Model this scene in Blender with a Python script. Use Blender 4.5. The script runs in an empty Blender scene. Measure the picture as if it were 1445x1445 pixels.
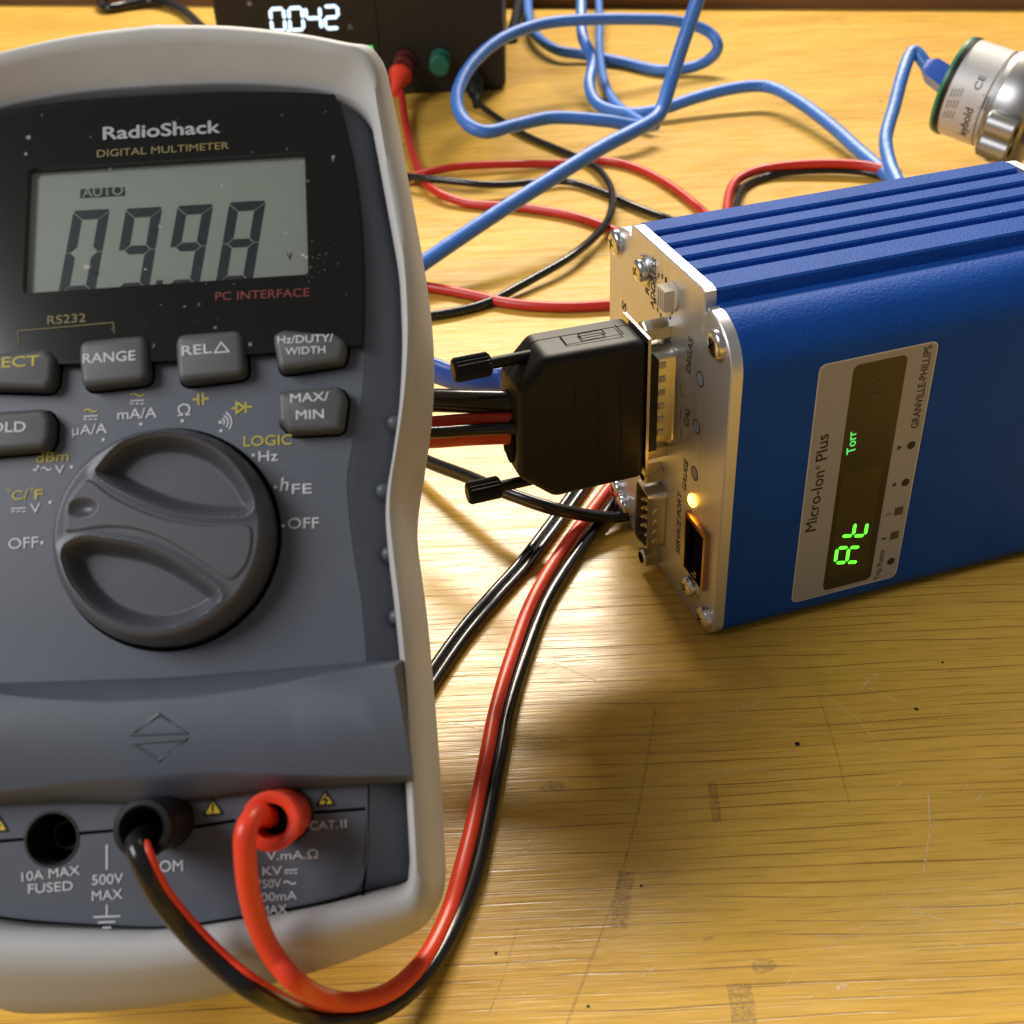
import bpy, bmesh, math, random
import numpy as np
from mathutils import Vector, Matrix
random.seed(7)
S = bpy.context.scene
COL = S.collection
MM = 0.001
R = math.radians

# ------------------------------------------------------------------ camera
F_PX, PITCH, ROLL, CAM_H = 1666.85, .6192, .0537, 178.03      # pixel focal length on a 1445 px square, metres*1000
_f = np.array([0, math.cos(PITCH), -math.sin(PITCH)])
_r = np.array([1., 0, 0]); _d = np.cross(_f, _r)
_c, _s = math.cos(ROLL), math.sin(ROLL)
CR, CD, CF = _c*_r + _s*_d, -_s*_r + _c*_d, _f
CP = np.array([0, 0, CAM_H])
cd = bpy.data.cameras.new('camera'); cam = bpy.data.objects.new('camera', cd); COL.objects.link(cam)
cam.matrix_world = Matrix(((CR[0], -CD[0], -CF[0], CP[0]*MM), (CR[1], -CD[1], -CF[1], CP[1]*MM),
                           (CR[2], -CD[2], -CF[2], CP[2]*MM), (0, 0, 0, 1)))
cd.sensor_width = 36; cd.lens = 36*F_PX/1445
cd.clip_start = .01; cd.clip_end = 50
cd.dof.use_dof = True; cd.dof.focus_distance = .25; cd.dof.aperture_fstop = 36
S.camera = cam

# ------------------------------------------------------------------ world, lamps, exposure
W = bpy.data.worlds.new('World'); S.world = W; W.use_nodes = True
bg = W.node_tree.nodes['Background']
bg.inputs[0].default_value = (1.0, .94, .86, 1); bg.inputs[1].default_value = .17

def area(name, loc, target, sx, sy, power, col):
    l = bpy.data.lights.new(name, 'AREA'); l.shape = 'RECTANGLE'; l.size = sx; l.size_y = sy
    l.energy = power; l.color = col
    o = bpy.data.objects.new(name, l); COL.objects.link(o)
    o.location = loc
    o.rotation_euler = (Vector(target)-Vector(loc)).to_track_quat('-Z', 'Y').to_euler()
    return o
area('tube_lamp', (.14, 1.55, 1.10), (.02, .26, 0), 1.05, .17, 44, (1, .90, .74))
area('left_lamp', (-.84, -.10, .92), (-.03, .2, .06), .7, .5, 12.5, (.97, .97, 1))
S.view_settings.view_transform = 'Standard'; S.view_settings.look = 'None'
S.view_settings.exposure = 0; S.view_settings.gamma = 1
S.view_settings.use_curve_mapping = False
S.render.engine = 'CYCLES'

# ------------------------------------------------------------------ back-projection of photo points on to real planes (mm)
def ray(x, y):
    return (x-722.5)/F_PX*CR + (y-722.5)/F_PX*CD + CF
def T(x, y, z=0):                       # horizontal plane at height z
    d = ray(x, y); return CP + d*((CAM_H-z)/-d[2])
def plane(o, e1, e2):
    n = np.cross(e1, e2)
    def g(x, y, hh=0):
        q = o + hh*n; d = ray(x, y); s = ((q-CP)@n)/(d@n); P = CP+s*d-o
        return np.array([P@e1, P@e2])
    return g
A45 = R(45); U = np.array([1., 0, 0]); V = np.array([0, math.sin(A45), math.cos(A45)]); N = np.cross(U, V)
TH = 33; MO = T(150, 1432)
M = plane(MO+TH*N, U, V)                 # multimeter face
def ML(x, y, hh=0):
    a = M(x, y, hh); return np.array([a[0], a[1], hh])
def MW(x, y, hh=0):                      # the same point in world mm
    a = M(x, y, hh); return MO + a[0]*U + a[1]*V + (TH+hh)*N
BX, BY, YAW = 42.82, 195.46, .2856
EL = np.array([math.cos(YAW), math.sin(YAW), 0]); EU = np.array([-math.sin(YAW), math.cos(YAW), 0]); EZ = np.array([0, 0, 1.])
BO = np.array([BX, BY, 0])
_pf = plane(BO, -EU, EZ)                 # box end plate, normal -EL
def FP(x, y, out=0):
    a = _pf(x, y, out); return np.array([-a[0], a[1]])
SP = plane(BO, EL, EZ)                   # box long side, normal -EU

# ------------------------------------------------------------------ materials
def mat(name, col, rough=.5, metal=0, bump=None, vary=None, coat=0, emit=None, ior=None, aniso=None, spec=None):
    m = bpy.data.materials.new(name); m.use_nodes = True; nt = m.node_tree; b = nt.nodes['Principled BSDF']
    b.inputs['Base Color'].default_value = (*col, 1); b.inputs['Roughness'].default_value = rough
    b.inputs['Metallic'].default_value = metal
    if coat: b.inputs['Coat Weight'].default_value = coat; b.inputs['Coat Roughness'].default_value = .12
    if spec is not None: b.inputs['Specular IOR Level'].default_value = spec
    if emit: b.inputs['Emission Color'].default_value = (*emit[0], 1); b.inputs['Emission Strength'].default_value = emit[1]
    tc = nt.nodes.new('ShaderNodeTexCoord')
    def noise(scale, det=3, rgh=.6):
        mp = nt.nodes.new('ShaderNodeMapping'); nt.links.new(tc.outputs['Object'], mp.inputs[0])
        mp.inputs['Scale'].default_value = scale if isinstance(scale, tuple) else (scale,)*3
        n = nt.nodes.new('ShaderNodeTexNoise'); n.inputs['Scale'].default_value = 1
        n.inputs['Detail'].default_value = det; n.inputs['Roughness'].default_value = rgh
        nt.links.new(mp.outputs[0], n.inputs['Vector']); return n
    if vary:      # (scale, colour2, lo, hi)
        n = noise(vary[0], 4); cr = nt.nodes.new('ShaderNodeValToRGB')
        cr.color_ramp.elements[0].position = vary[2]; cr.color_ramp.elements[1].position = vary[3]
        cr.color_ramp.elements[0].color = (*col, 1); cr.color_ramp.elements[1].color = (*vary[1], 1)
        nt.links.new(n.outputs[0], cr.inputs[0]); nt.links.new(cr.outputs[0], b.inputs['Base Color'])
    if bump:      # (scale, strength, distance_mm)
        n = noise(bump[0], 2); bn = nt.nodes.new('ShaderNodeBump')
        bn.inputs['Strength'].default_value = bump[1]; bn.inputs['Distance'].default_value = bump[2]*MM
        nt.links.new(n.outputs[0], bn.inputs['Height']); nt.links.new(bn.outputs[0], b.inputs['Normal'])
    return m

K = {}
K['boot'] = mat('grey_rubber', (.45, .447, .435), .6, bump=(1800, .15, .1), vary=((38, 38, 38), (.36, .35, .33), .52, .80))
K['case'] = mat('slate_plastic', (.084, .095, .120), .42, bump=(2500, .15, .05), vary=(60, (.096, .107, .132), .4, .7))
K['strap'] = mat('grip_plastic', (.078, .089, .115), .45, bump=(2500, .15, .05))
K['knob'] = mat('knob_plastic', (.070, .076, .088), .40, bump=(2200, .12, .05))
K['button'] = mat('button_rubber', (.075, .077, .078), .5, bump=(2500, .15, .05))
K['gap'] = mat('black_gap', (.004, .004, .004), .9, spec=.05)
K['socket'] = mat('socket_plastic', (.010, .010, .011), .55)
K['bezel'] = mat('gloss_black', (.006, .006, .007), .16)
K['lcd'] = mat('lcd_grey', (.64, .68, .61), .35)
K['seg'] = mat('lcd_segment', (.035, .045, .055), .4)
K['white'] = mat('white_print', (.58, .58, .60), .6)
K['white2'] = mat('grey_print', (.34, .34, .36), .6)
K['yellow'] = mat('yellow_print', (.50, .42, .05), .6)
K['ochre'] = mat('ochre_print', (.21, .17, .05), .6)
K['redp'] = mat('red_print', (.17, .018, .012), .6)
K['warn'] = mat('warning_yellow', (.72, .55, .03), .5)
K['ink'] = mat('black_ink', (.012, .011, .01), .6)
K['blue'] = mat('blue_powder_coat', (.009, .066, .32), .5, bump=(1500, .55, .30), vary=(55, (.012, .076, .355), .38, .7), spec=.08)
K['alu'] = mat('brushed_aluminium', (.70, .71, .735), .40, .82, bump=((60, 60, 2600), .10, .05), vary=((50, 300, 40), (.61, .615, .63), .4, .75))
K['alu_edge'] = mat('aluminium_edge', (.85, .83, .80), .35, 1)
K['steel'] = mat('zinc_steel', (.72, .73, .74), .22, 1, bump=(700, .1, .1))
K['brass'] = mat('nickel_brass', (.62, .60, .53), .3, 1, bump=(800, .12, .1))
K['gold'] = mat('gold_pin', (.85, .65, .35), .25, 1)
K['black'] = mat('black_plastic', (.010, .010, .0105), .48, bump=(2200, .25, .06), spec=.3)
K['blackw'] = mat('black_vinyl', (.010, .010, .011), .22, bump=(250, .15, .2))
K['redw'] = mat('red_vinyl', (.46, .028, .016), .28, bump=(250, .12, .2))
K['redt'] = mat('red_test_lead_vinyl', (.52, .020, .014), .35)
K['orange'] = mat('orange_red_plastic', (.82, .055, .018), .35)
K['bluew'] = mat('blue_vinyl', (.050, .18, .60), .42, bump=(180, .5, .5))
K['tape'] = mat('blue_tape', (.02, .09, .45), .35, bump=(200, .4, .5))
K['label'] = mat('label_grey', (.34, .325, .305), .5)
K['tint'] = mat('tinted_window', (.020, .017, .011), .18)
K['tint2'] = mat('tinted_display', (.045, .030, .008), .18)
K['dim'] = mat('dim_print', (.06, .052, .04), .5)
K['green_e'] = mat('green_led', (.05, .4, .02), .4, emit=((.10, 1, .03), 2.2))
K['torr_e'] = mat('green_lit_legend', (.05, .4, .05), .4, emit=((.10, .8, .16), .9))
K['amber_e'] = mat('amber_led', (.8, .4, .05), .4, emit=((1, .46, .04), 16))
K['white_e'] = mat('white_led', (.8, .8, .8), .4, emit=((.50, .78, 1), 1.5))
K['lens'] = mat('led_lens', (.20, .23, .27), .25)
K['psu'] = mat('psu_black', (.008, .0075, .007), .42)
K['psu_pr'] = mat('psu_print', (.20, .18, .16), .6)
K['postr'] = mat('red_post', (.10, .010, .008), .45)
K['postg'] = mat('green_post', (.010, .12, .075), .45)
K['copper'] = mat('copper_shell', (.55, .33, .20), .3, 1)
K['ivory'] = mat('ivory_plastic', (.62, .57, .44), .45)
K['steel2'] = mat('turned_steel', (.38, .375, .37), .40, 1, bump=((300, 300, 300), .1, .1))
K['silverl'] = mat('silver_label', (.62, .61, .60), .5, .25)
K['greenr'] = mat('green_ring', (.02, .24, .10), .4)
K['scratch'] = mat('pale_scratch', (.80, .62, .34), .35)
K['residue'] = mat('grey_residue', (.24, .17, .085), .55)
K['dust'] = mat('dust', (.55, .55, .55), .8)

def worn(name, col, scale, lo, hi, top):
    m = mat(name, col, .45); nt = m.node_tree; b = nt.nodes['Principled BSDF']; tc = nt.nodes.new('ShaderNodeTexCoord')
    n = nt.nodes.new('ShaderNodeTexNoise'); n.inputs['Scale'].default_value = scale; n.inputs['Detail'].default_value = 4; n.inputs['Roughness'].default_value = .7
    c = nt.nodes.new('ShaderNodeMapRange'); c.inputs[1].default_value = lo; c.inputs[2].default_value = hi; c.inputs[3].default_value = 0; c.inputs[4].default_value = top
    nt.links.new(tc.outputs['Object'], n.inputs['Vector']); nt.links.new(n.outputs[0], c.inputs[0]); nt.links.new(c.outputs[0], b.inputs['Alpha'])
    return m
K['scratch'] = worn('pale_scratch', (.85, .66, .38), 900, .34, .60, .8)
K['residue'] = worn('grey_residue', (.24, .165, .085), 1400, .36, .74, .55)
def wood():
    m = bpy.data.materials.new('varnished_wood'); m.use_nodes = True; nt = m.node_tree; b = nt.nodes['Principled BSDF']
    L = nt.links.new; nn = nt.nodes.new
    tc = nn('ShaderNodeTexCoord'); rot = nn('ShaderNodeMapping'); rot.inputs['Rotation'].default_value = (0, 0, R(.5))
    L(tc.outputs['Object'], rot.inputs[0])
    def noi(sc, det, rg=.55, dist=0):
        mp = nn('ShaderNodeMapping'); mp.inputs['Scale'].default_value = sc; L(rot.outputs[0], mp.inputs[0])
        n = nn('ShaderNodeTexNoise'); n.inputs['Scale'].default_value = 1; n.inputs['Detail'].default_value = det
        n.inputs['Roughness'].default_value = rg; n.inputs['Distortion'].default_value = dist
        L(mp.outputs[0], n.inputs['Vector']); return n
    def ramp(src, stops):
        r = nn('ShaderNodeValToRGB'); e = r.color_ramp.elements
        e[0].position, e[0].color = stops[0][0], (*stops[0][1], 1); e[1].position, e[1].color = stops[-1][0], (*stops[-1][1], 1)
        for p, c in stops[1:-1]:
            q = e.new(p); q.color = (*c, 1)
        L(src, r.inputs[0]); return r
    def mix(fac, a, bcol, mode='MIX'):
        x = nn('ShaderNodeMix'); x.data_type = 'RGBA'; x.blend_type = mode
        if hasattr(fac, 'links'): L(fac, x.inputs[0])
        else: x.inputs[0].default_value = fac
        for s, i in ((a, 6), (bcol, 7)):
            if hasattr(s, 'links'): L(s, x.inputs[i])
            else: x.inputs[i].default_value = (*s, 1)
        return x.outputs[2]
    big = ramp(noi((6, 22, 1), 3).outputs[0], [(.3, (.60, .335, .050)), (.5, (.68, .40, .063)), (.7, (.76, .465, .085))])
    band = ramp(noi((9, 240, 1), 4, .6, .4).outputs[0], [(.32, (.91, .89, .86)), (.5, (1, 1, 1)), (.72, (1.04, 1.04, 1.0))])
    c1 = mix(1, big.outputs[0], band.outputs[0], 'MULTIPLY')
    # grain lines: wavering parallel lines along the board, broken into dashes
    def math2(op, a_, b_=None, clamp=False):
        q = nn('ShaderNodeMath'); q.operation = op; q.use_clamp = clamp
        for i, v in enumerate((a_, b_)):
            if v is None: continue
            if hasattr(v, 'links'): L(v, q.inputs[i])
            else: q.inputs[i].default_value = v
        return q.outputs[0]
    sx = nn('ShaderNodeSeparateXYZ'); L(rot.outputs[0], sx.inputs[0])
    def lines(per, wav, wsc, width, gsc, g0, g1):
        ph = math2('ADD', math2('MULTIPLY', sx.outputs[1], 1/per), math2('MULTIPLY', noi(wsc, 2).outputs[0], wav))
        pp = math2('PINGPONG', ph, .5)
        ln = nn('ShaderNodeMapRange'); ln.inputs[1].default_value = 0; ln.inputs[2].default_value = width; ln.inputs[3].default_value = 1; ln.inputs[4].default_value = 0; L(pp, ln.inputs[0])
        gt = nn('ShaderNodeMapRange'); gt.inputs[1].default_value = g0; gt.inputs[2].default_value = g1; L(noi(gsc, 2).outputs[0], gt.inputs[0])
        return math2('MULTIPLY', ln.outputs[0], gt.outputs[0])
    la = lines(.0029, 2.6, (9, 45, 1), .085, (34, 420, 1), .40, .58)
    lb = lines(.0017, 2.2, (12, 60, 1), .10, (64, 640, 1), .46, .64)
    pf = nn('ShaderNodeMath'); pf.operation = 'MAXIMUM'; L(la, pf.inputs[0]); L(math2('MULTIPLY', lb, .7), pf.inputs[1])
    pf2 = nn('ShaderNodeMath'); pf2.operation = 'MULTIPLY'; pf2.inputs[1].default_value = .85; L(pf.outputs[0], pf2.inputs[0])
    mot = ramp(noi((120, 900, 1), 3, .6).outputs[0], [(.3, (.90, .89, .87)), (.7, (1.06, 1.06, 1.05))])
    c2 = mix(pf2.outputs[0], mix(1, c1, mot.outputs[0], 'MULTIPLY'), (.16, .07, .016))
    stain = ramp(noi((26, 17, 1), 5, .65).outputs[0], [(.60, (0, 0, 0)), (.78, (.5, .5, .5))])
    c3 = mix(stain.outputs[0], c2, (.33, .19, .06))
    L(c3, b.inputs['Base Color'])
    rr = ramp(noi((40, 260, 1), 4).outputs[0], [(.3, (.23,)*3), (.7, (.37,)*3)])
    L(rr.outputs[0], b.inputs['Roughness'])
    b.inputs['Specular IOR Level'].default_value = .5
    # grain relief: fine ridges plus the shallow dips of worn varnish
    h1 = noi((55, 1300, 1), 2, .55, .1); h2 = noi((160, 210, 1), 3); h3 = noi((520, 700, 1), 2)
    def mul(s, k):
        q = nn('ShaderNodeMath'); q.operation = 'MULTIPLY'; q.inputs[1].default_value = k; L(s, q.inputs[0]); return q.outputs[0]
    def add(a, c):
        q = nn('ShaderNodeMath'); q.operation = 'ADD'; L(a, q.inputs[0]); L(c, q.inputs[1]); return q.outputs[0]
    hh = add(add(mul(h1.outputs[0], .9), mul(h2.outputs[0], .8)), add(mul(h3.outputs[0], .12), mul(pf.outputs[0], -.35)))
    bn = nn('ShaderNodeBump'); bn.inputs['Strength'].default_value = .42; bn.inputs['Distance'].default_value = .16*MM
    L(hh, bn.inputs['Height']); L(bn.outputs[0], b.inputs['Normal'])
    return m
K['wood'] = wood()
K['wood2'] = mat('brown_board', (.17, .075, .025), .5, vary=((4, 4, 60), (.12, .05, .018), .4, .6))

def glass():
    m = bpy.data.materials.new('scratched_window'); m.use_nodes = True; nt = m.node_tree; L = nt.links.new; nn = nt.nodes.new
    out = nt.nodes['Material Output']; nt.nodes.remove(nt.nodes['Principled BSDF'])
    tr = nn('ShaderNodeBsdfTransparent'); tr.inputs[0].default_value = (.93, .95, .93, 1)
    gl = nn('ShaderNodeBsdfGlossy'); gl.inputs['Roughness'].default_value = .08
    fr = nn('ShaderNodeFresnel'); fr.inputs[0].default_value = 1.45
    mx = nn('ShaderNodeMixShader'); L(fr.outputs[0], mx.inputs[0]); L(tr.outputs[0], mx.inputs[1]); L(gl.outputs[0], mx.inputs[2])
    tc = nn('ShaderNodeTexCoord'); n = nn('ShaderNodeTexNoise'); n.inputs['Scale'].default_value = 520; n.inputs['Detail'].default_value = 1
    L(tc.outputs['Object'], n.inputs['Vector'])
    cr = nn('ShaderNodeValToRGB'); cr.color_ramp.elements[0].position = .74; cr.color_ramp.elements[1].position = .80
    cr.color_ramp.elements[1].color = (.5, .5, .5, 1); L(n.outputs[0], cr.inputs[0])
    df = nn('ShaderNodeBsdfDiffuse'); df.inputs[0].default_value = (.6, .6, .6, 1)
    m2 = nn('ShaderNodeMixShader'); L(cr.outputs[0], m2.inputs[0]); L(mx.outputs[0], m2.inputs[1]); L(df.outputs[0], m2.inputs[2])
    L(m2.outputs[0], out.inputs[0]); return m
K['glass'] = glass()

# ------------------------------------------------------------------ mesh helpers (all in mm)
def v3(p, z=0.): return (float(p[0]), float(p[1]), float(p[2]) if len(p) > 2 else z)
def spline(P, sub=8, closed=False):
    P = [np.array(p, float) for p in P]; n = len(P); out = []
    for i in range(n if closed else n-1):
        if closed: a, b, c, d = P[i-1], P[i], P[(i+1) % n], P[(i+2) % n]
        else:
            b, c = P[i], P[i+1]
            a = P[i-1] if i else 2*b-c; d = P[i+2] if i+2 < n else 2*c-b
        for k in range(sub):
            t = k/sub
            out.append(.5*((2*b)+(c-a)*t+(2*a-5*b+4*c-d)*t*t+(3*b-a-3*c+d)*t**3))
    if not closed: out.append(P[-1])
    return out
def inset(poly, d):
    P = [np.array(p[:2], float) for p in poly]; n = len(P); out = []
    ar = sum(P[i][0]*P[(i+1) % n][1]-P[(i+1) % n][0]*P[i][1] for i in range(n)); sg = 1 if ar > 0 else -1
    for i in range(n):
        e1 = P[i]-P[i-1]; e2 = P[(i+1) % n]-P[i]
        e1 = e1/(np.linalg.norm(e1)+1e-9); e2 = e2/(np.linalg.norm(e2)+1e-9)
        n1 = np.array([-e1[1], e1[0]])*sg; n2 = np.array([-e2[1], e2[0]])*sg
        m = n1+n2; k = m@m
        m = m*(2/k) if k > .3 else n1
        out.append(P[i]+m*d)
    return out
def fillet(poly, r, seg=5):
    P = [np.array(p, float) for p in poly]; n = len(P); out = []
    rs = r if isinstance(r, (list, tuple)) else [r]*n
    for i in range(n):
        a, b, c = P[i-1], P[i], P[(i+1) % n]
        u = (a-b); w = (c-b); lu, lw = np.linalg.norm(u), np.linalg.norm(w); u /= lu; w /= lw
        ang = math.acos(max(-1, min(1, u@w)))
        if rs[i] <= 0 or ang > 3.1: out.append(b); continue
        t = min(rs[i]/math.tan(ang/2), lu*.48, lw*.48)
        p0, p1 = b+u*t, b+w*t
        for k in range(seg+1):
            s = k/seg; out.append((1-s)**2*p0+2*s*(1-s)*b+s*s*p1)
    return out
def rrect(x0, y0, x1, y1, r, seg=5): return fillet([(x0, y0), (x1, y0), (x1, y1), (x0, y1)], r, seg)

class MB:
    def __init__(s): s.v = []; s.f = []; s.m = []
    def add(s, vs, fs, m=0):
        o = len(s.v); s.v += [v3(p) for p in vs]; s.f += [tuple(i+o for i in f) for f in fs]; s.m += [m]*len(fs)
    def loft(s, rings, m=0, cap0=True, cap1=True, close=True):
        n = len(rings[0]); vs = [p for r in rings for p in r]; fs = []
        for k in range(len(rings)-1):
            for i in range(n if close else n-1):
                j = (i+1) % n; fs.append((k*n+i, k*n+j, (k+1)*n+j, (k+1)*n+i))
        if cap0: fs.append(tuple(range(n))[::-1])
        if cap1: fs.append(tuple((len(rings)-1)*n+i for i in range(n)))
        s.add(vs, fs, m)
    def slab(s, poly, z0, z1, bev=0, m=0, fn=None, seg=3, bot=False):
        fn = fn or (lambda p, z: (p[0], p[1], z))
        rings = [[fn(p, z0) for p in poly]]
        if bev:
            for k in range(seg+1):
                a = k/seg*math.pi/2; q = inset(poly, bev*(1-math.cos(a)))
                rings.append([fn(p, z1-bev+bev*math.sin(a)) for p in q])
        else: rings.append([fn(p, z1) for p in poly])
        s.loft(rings, m)
    def box(s, x0, y0, z0, x1, y1, z1, m=0):
        s.add([(x0, y0, z0), (x1, y0, z0), (x1, y1, z0), (x0, y1, z0), (x0, y0, z1), (x1, y0, z1), (x1, y1, z1), (x0, y1, z1)],
              [(3, 2, 1, 0), (4, 5, 6, 7), (0, 1, 5, 4), (1, 2, 6, 5), (2, 3, 7, 6), (3, 0, 4, 7)], m)
    def tube(s, P, r, m=0, seg=14, sub=8, smooth=True, flat=1.0, up=None):
        P = [np.array(p, float) for p in P]
        C = spline(P, sub) if smooth else P
        n = len(C); rr = r if callable(r) else (lambda t: r)
        t0 = C[1]-C[0]; ref = np.array([0, 0, 1.]) if abs(t0[2]) < .9*np.linalg.norm(t0) else np.array([1., 0, 0])
        rings = []; nv = None
        for i in range(n):
            t = C[min(i+1, n-1)]-C[max(i-1, 0)]; t = t/(np.linalg.norm(t)+1e-9)
            if nv is None: nv = np.cross(t, ref)
            nv = nv-t*(nv@t); nv /= np.linalg.norm(nv)+1e-9; bv = np.cross(t, nv); q = rr(i/(n-1))
            rings.append([C[i]+q*(math.cos(a)*nv+flat*math.sin(a)*bv) for a in [2*math.pi*k/seg for k in range(seg)]])
        s.loft(rings, m)
    def lathe(s, o, ax, prof, m=0, seg=32, cap0=True, cap1=True):
        o = np.array(o, float); ax = np.array(ax, float); ax /= np.linalg.norm(ax)
        ref = np.array([0, 0, 1.]) if abs(ax[2]) < .9 else np.array([1., 0, 0])
        a = np.cross(ref, ax); a /= np.linalg.norm(a); b = np.cross(ax, a)
        s.loft([[o+ax*h+r*(math.cos(t)*a+math.sin(t)*b) for t in [2*math.pi*k/seg for k in range(seg)]] for h, r in prof], m, cap0, cap1)
    def stroke(s, pts, w, fn, m=0, closed=False):     # mitred flat line
        P = [np.array(p[:2], float) for p in pts]; n = len(P); Lv = []; Rv = []
        for i in range(n):
            e = []
            if i or closed: d = P[i]-P[i-1]; e.append(d/np.linalg.norm(d))
            if i < n-1 or closed: d = P[(i+1) % n]-P[i]; e.append(d/np.linalg.norm(d))
            if len(e) == 1: nn = np.array([-e[0][1], e[0][0]]); k = 1
            else:
                n1 = np.array([-e[0][1], e[0][0]]); n2 = np.array([-e[1][1], e[1][0]]); nn = n1+n2
                k = 2/max(nn@nn, .8)
            Lv.append(fn(P[i]+nn*k*w/2)); Rv.append(fn(P[i]-nn*k*w/2))
        fs = []
        for i in range(n if closed else n-1):
            j = (i+1) % n; fs.append((i+n, j+n, j, i))
        s.add(Lv+Rv, fs, m)
    def poly(s, pts, fn, m=0): s.add([fn(p) for p in pts], [tuple(range(len(pts)))], m)
    def disc(s, c, r, fn, m=0, seg=16): s.poly([(c[0]+r*math.cos(2*math.pi*k/seg), c[1]+r*math.sin(2*math.pi*k/seg)) for k in range(seg)], fn, m)
    def build(s, name, mats, parent=None, smooth=40, fix=True):
        me = bpy.data.meshes.new(name); me.from_pydata([(a*MM, b*MM, c*MM) for a, b, c in s.v], [], s.f)
        for k in (mats if isinstance(mats, (list, tuple)) else [mats]): me.materials.append(K[k])
        me.polygons.foreach_set('material_index', s.m)
        if fix:
            bm = bmesh.new(); bm.from_mesh(me); bmesh.ops.recalc_face_normals(bm, faces=bm.faces); bm.to_mesh(me); bm.free()
        if smooth:
            me.polygons.foreach_set('use_smooth', [True]*len(me.polygons)); me.set_sharp_from_angle(angle=R(smooth))
        me.update()
        o = bpy.data.objects.new(name, me); COL.objects.link(o)
        if parent: o.parent = parent
        return o

_glyph = {}
def glyphs(t):
    if t not in _glyph:
        cu = bpy.data.curves.new('lettering', 'FONT'); cu.body = t; cu.size = 1; cu.resolution_u = 4
        o = bpy.data.objects.new('lettering', cu); COL.objects.link(o)
        dg = bpy.context.evaluated_depsgraph_get(); me = o.evaluated_get(dg).to_mesh()
        vs = [tuple(q.co) for q in me.vertices]; fs = [tuple(q.vertices) for q in me.polygons]
        bpy.data.objects.remove(o); bpy.data.curves.remove(cu); _glyph[t] = (vs, fs)
    return _glyph[t]
CAP = max(p[1] for p in glyphs('H')[0])
def text(mb, t, A, B, cap, fn, m=0, bold=0., slant=0.):
    """lettering whose baseline runs from 2-D point A to B, capitals cap mm high; bold thickens the strokes"""
    vs, fs = glyphs(t); A = np.array(A[:2], float); B = np.array(B[:2], float)
    x0 = min(p[0] for p in vs); x1 = max(p[0] for p in vs); e = B-A; L = np.linalg.norm(e); e /= L; up = np.array([-e[1], e[0]])
    q = [np.array(fn(A+d*.1), float) for d in (e*0, e, up)]; nrm = np.cross(q[1]-q[0], q[2]-q[0]); nrm /= np.linalg.norm(nrm)
    sh = [(0, 0)] if bold <= 0 else [(0, 0), (bold, 0), (-bold, 0), (0, bold*.7), (0, -bold*.7)]
    for k, (dx, dy) in enumerate(sh):
        mb.add([np.array(fn(A+e*((p[0]-x0)/(x1-x0)*L+slant*p[1]/CAP*cap+dx*cap/CAP)+up*((p[1]+dy)/CAP*cap)), float)+nrm*.006*k for p in vs], fs, m)

SEG7 = {'0': 'abcdef', '9': 'abcdfg', '8': 'abcdefg', '4': 'bcfg', '2': 'abdeg', 'A': 'abcefg', 't': 'defg'}
def seven(mb, ch, o, ex, ey, t, fn, m=0, gap=.18, cut=0.):
    """seven-segment digit as bevelled bars; o lower left, ex/ey width and height vectors"""
    o, ex, ey = (np.array(q[:2], float) for q in (o, ex, ey)); w = np.linalg.norm(ex); h = np.linalg.norm(ey); a, b = ex/w, ey/h
    def bar(p, q, c0=1, c1=1):
        d = q-p; L = np.linalg.norm(d); d = d/L; n_ = np.array([-d[1], d[0]])
        p = p+d*gap; q = q-d*gap; k = t/2
        mb.poly([p, p+d*k+n_*k, q-d*k+n_*k, q, q-d*k-n_*k, p+d*k-n_*k], fn, m)
    bl, br, ml, mr, tl, tr = o, o+ex, o+ey*.5, o+ex+ey*.5, o+ey, o+ex+ey
    S7 = {'a': (tl, tr), 'b': (mr, tr), 'c': (br, mr), 'd': (bl, br), 'e': (bl, ml), 'f': (ml, tl), 'g': (ml, mr)}
    for s_ in SEG7[ch]: bar(*S7[s_])

def seven_lcd(mb, ch, o, ex, ey, t, fn, m=0, gap=.1):
    """mitred liquid-crystal segments with thin gaps"""
    o, ex, ey = (np.array(q[:2], float) for q in (o, ex, ey)); w = np.linalg.norm(ex); h = np.linalg.norm(ey); a, b = ex/w, ey/h; k = t/2
    def p(x, y): return o+a*x+b*y
    q = h/2; c = .35
    S = {'a': [(-k+c, h+k), (w+k-c, h+k), (w+k, h+k-c), (w-k, h-k), (k, h-k), (-k, h+k-c)], 'd': [(-k, -k), (w+k, -k), (w-k, k), (k, k)],
         'b': [(w+k, h+k-c), (w-k, h-k), (w-k, q+k), (w, q), (w+k, q)], 'c': [(w+k, q), (w, q), (w-k, q-k), (w-k, k), (w+k, -k)],
         'f': [(-k, h+k-c), (k, h-k), (k, q+k), (0, q), (-k, q)], 'e': [(-k, q), (0, q), (k, q-k), (k, k), (-k, -k)],
         'g': [(0, q), (k, q+k*.9), (w-k, q+k*.9), (w, q), (w-k, q-k*.9), (k, q-k*.9)]}
    for s_ in SEG7[ch]: mb.poly(inset([p(*z) for z in S[s_]], gap/2), fn, m)

def tag(o, label, cat, group=None):
    o['label'] = label; o['category'] = cat
    if group: o['group'] = group
    return o
def struct(o, label=None): o['kind'] = 'structure'; return o
def empty(name, label, cat, loc=(0, 0, 0), mw=None, group=None):
    o = bpy.data.objects.new(name, None); COL.objects.link(o); o.empty_display_size = .01
    if mw is not None: o.matrix_world = mw
    else: o.location = [c*MM for c in loc]
    return tag(o, label, cat, group)
def frame(o, a, b, c):
    return Matrix(((a[0], b[0], c[0], o[0]*MM), (a[1], b[1], c[1], o[1]*MM), (a[2], b[2], c[2], o[2]*MM), (0, 0, 0, 1)))

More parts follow.
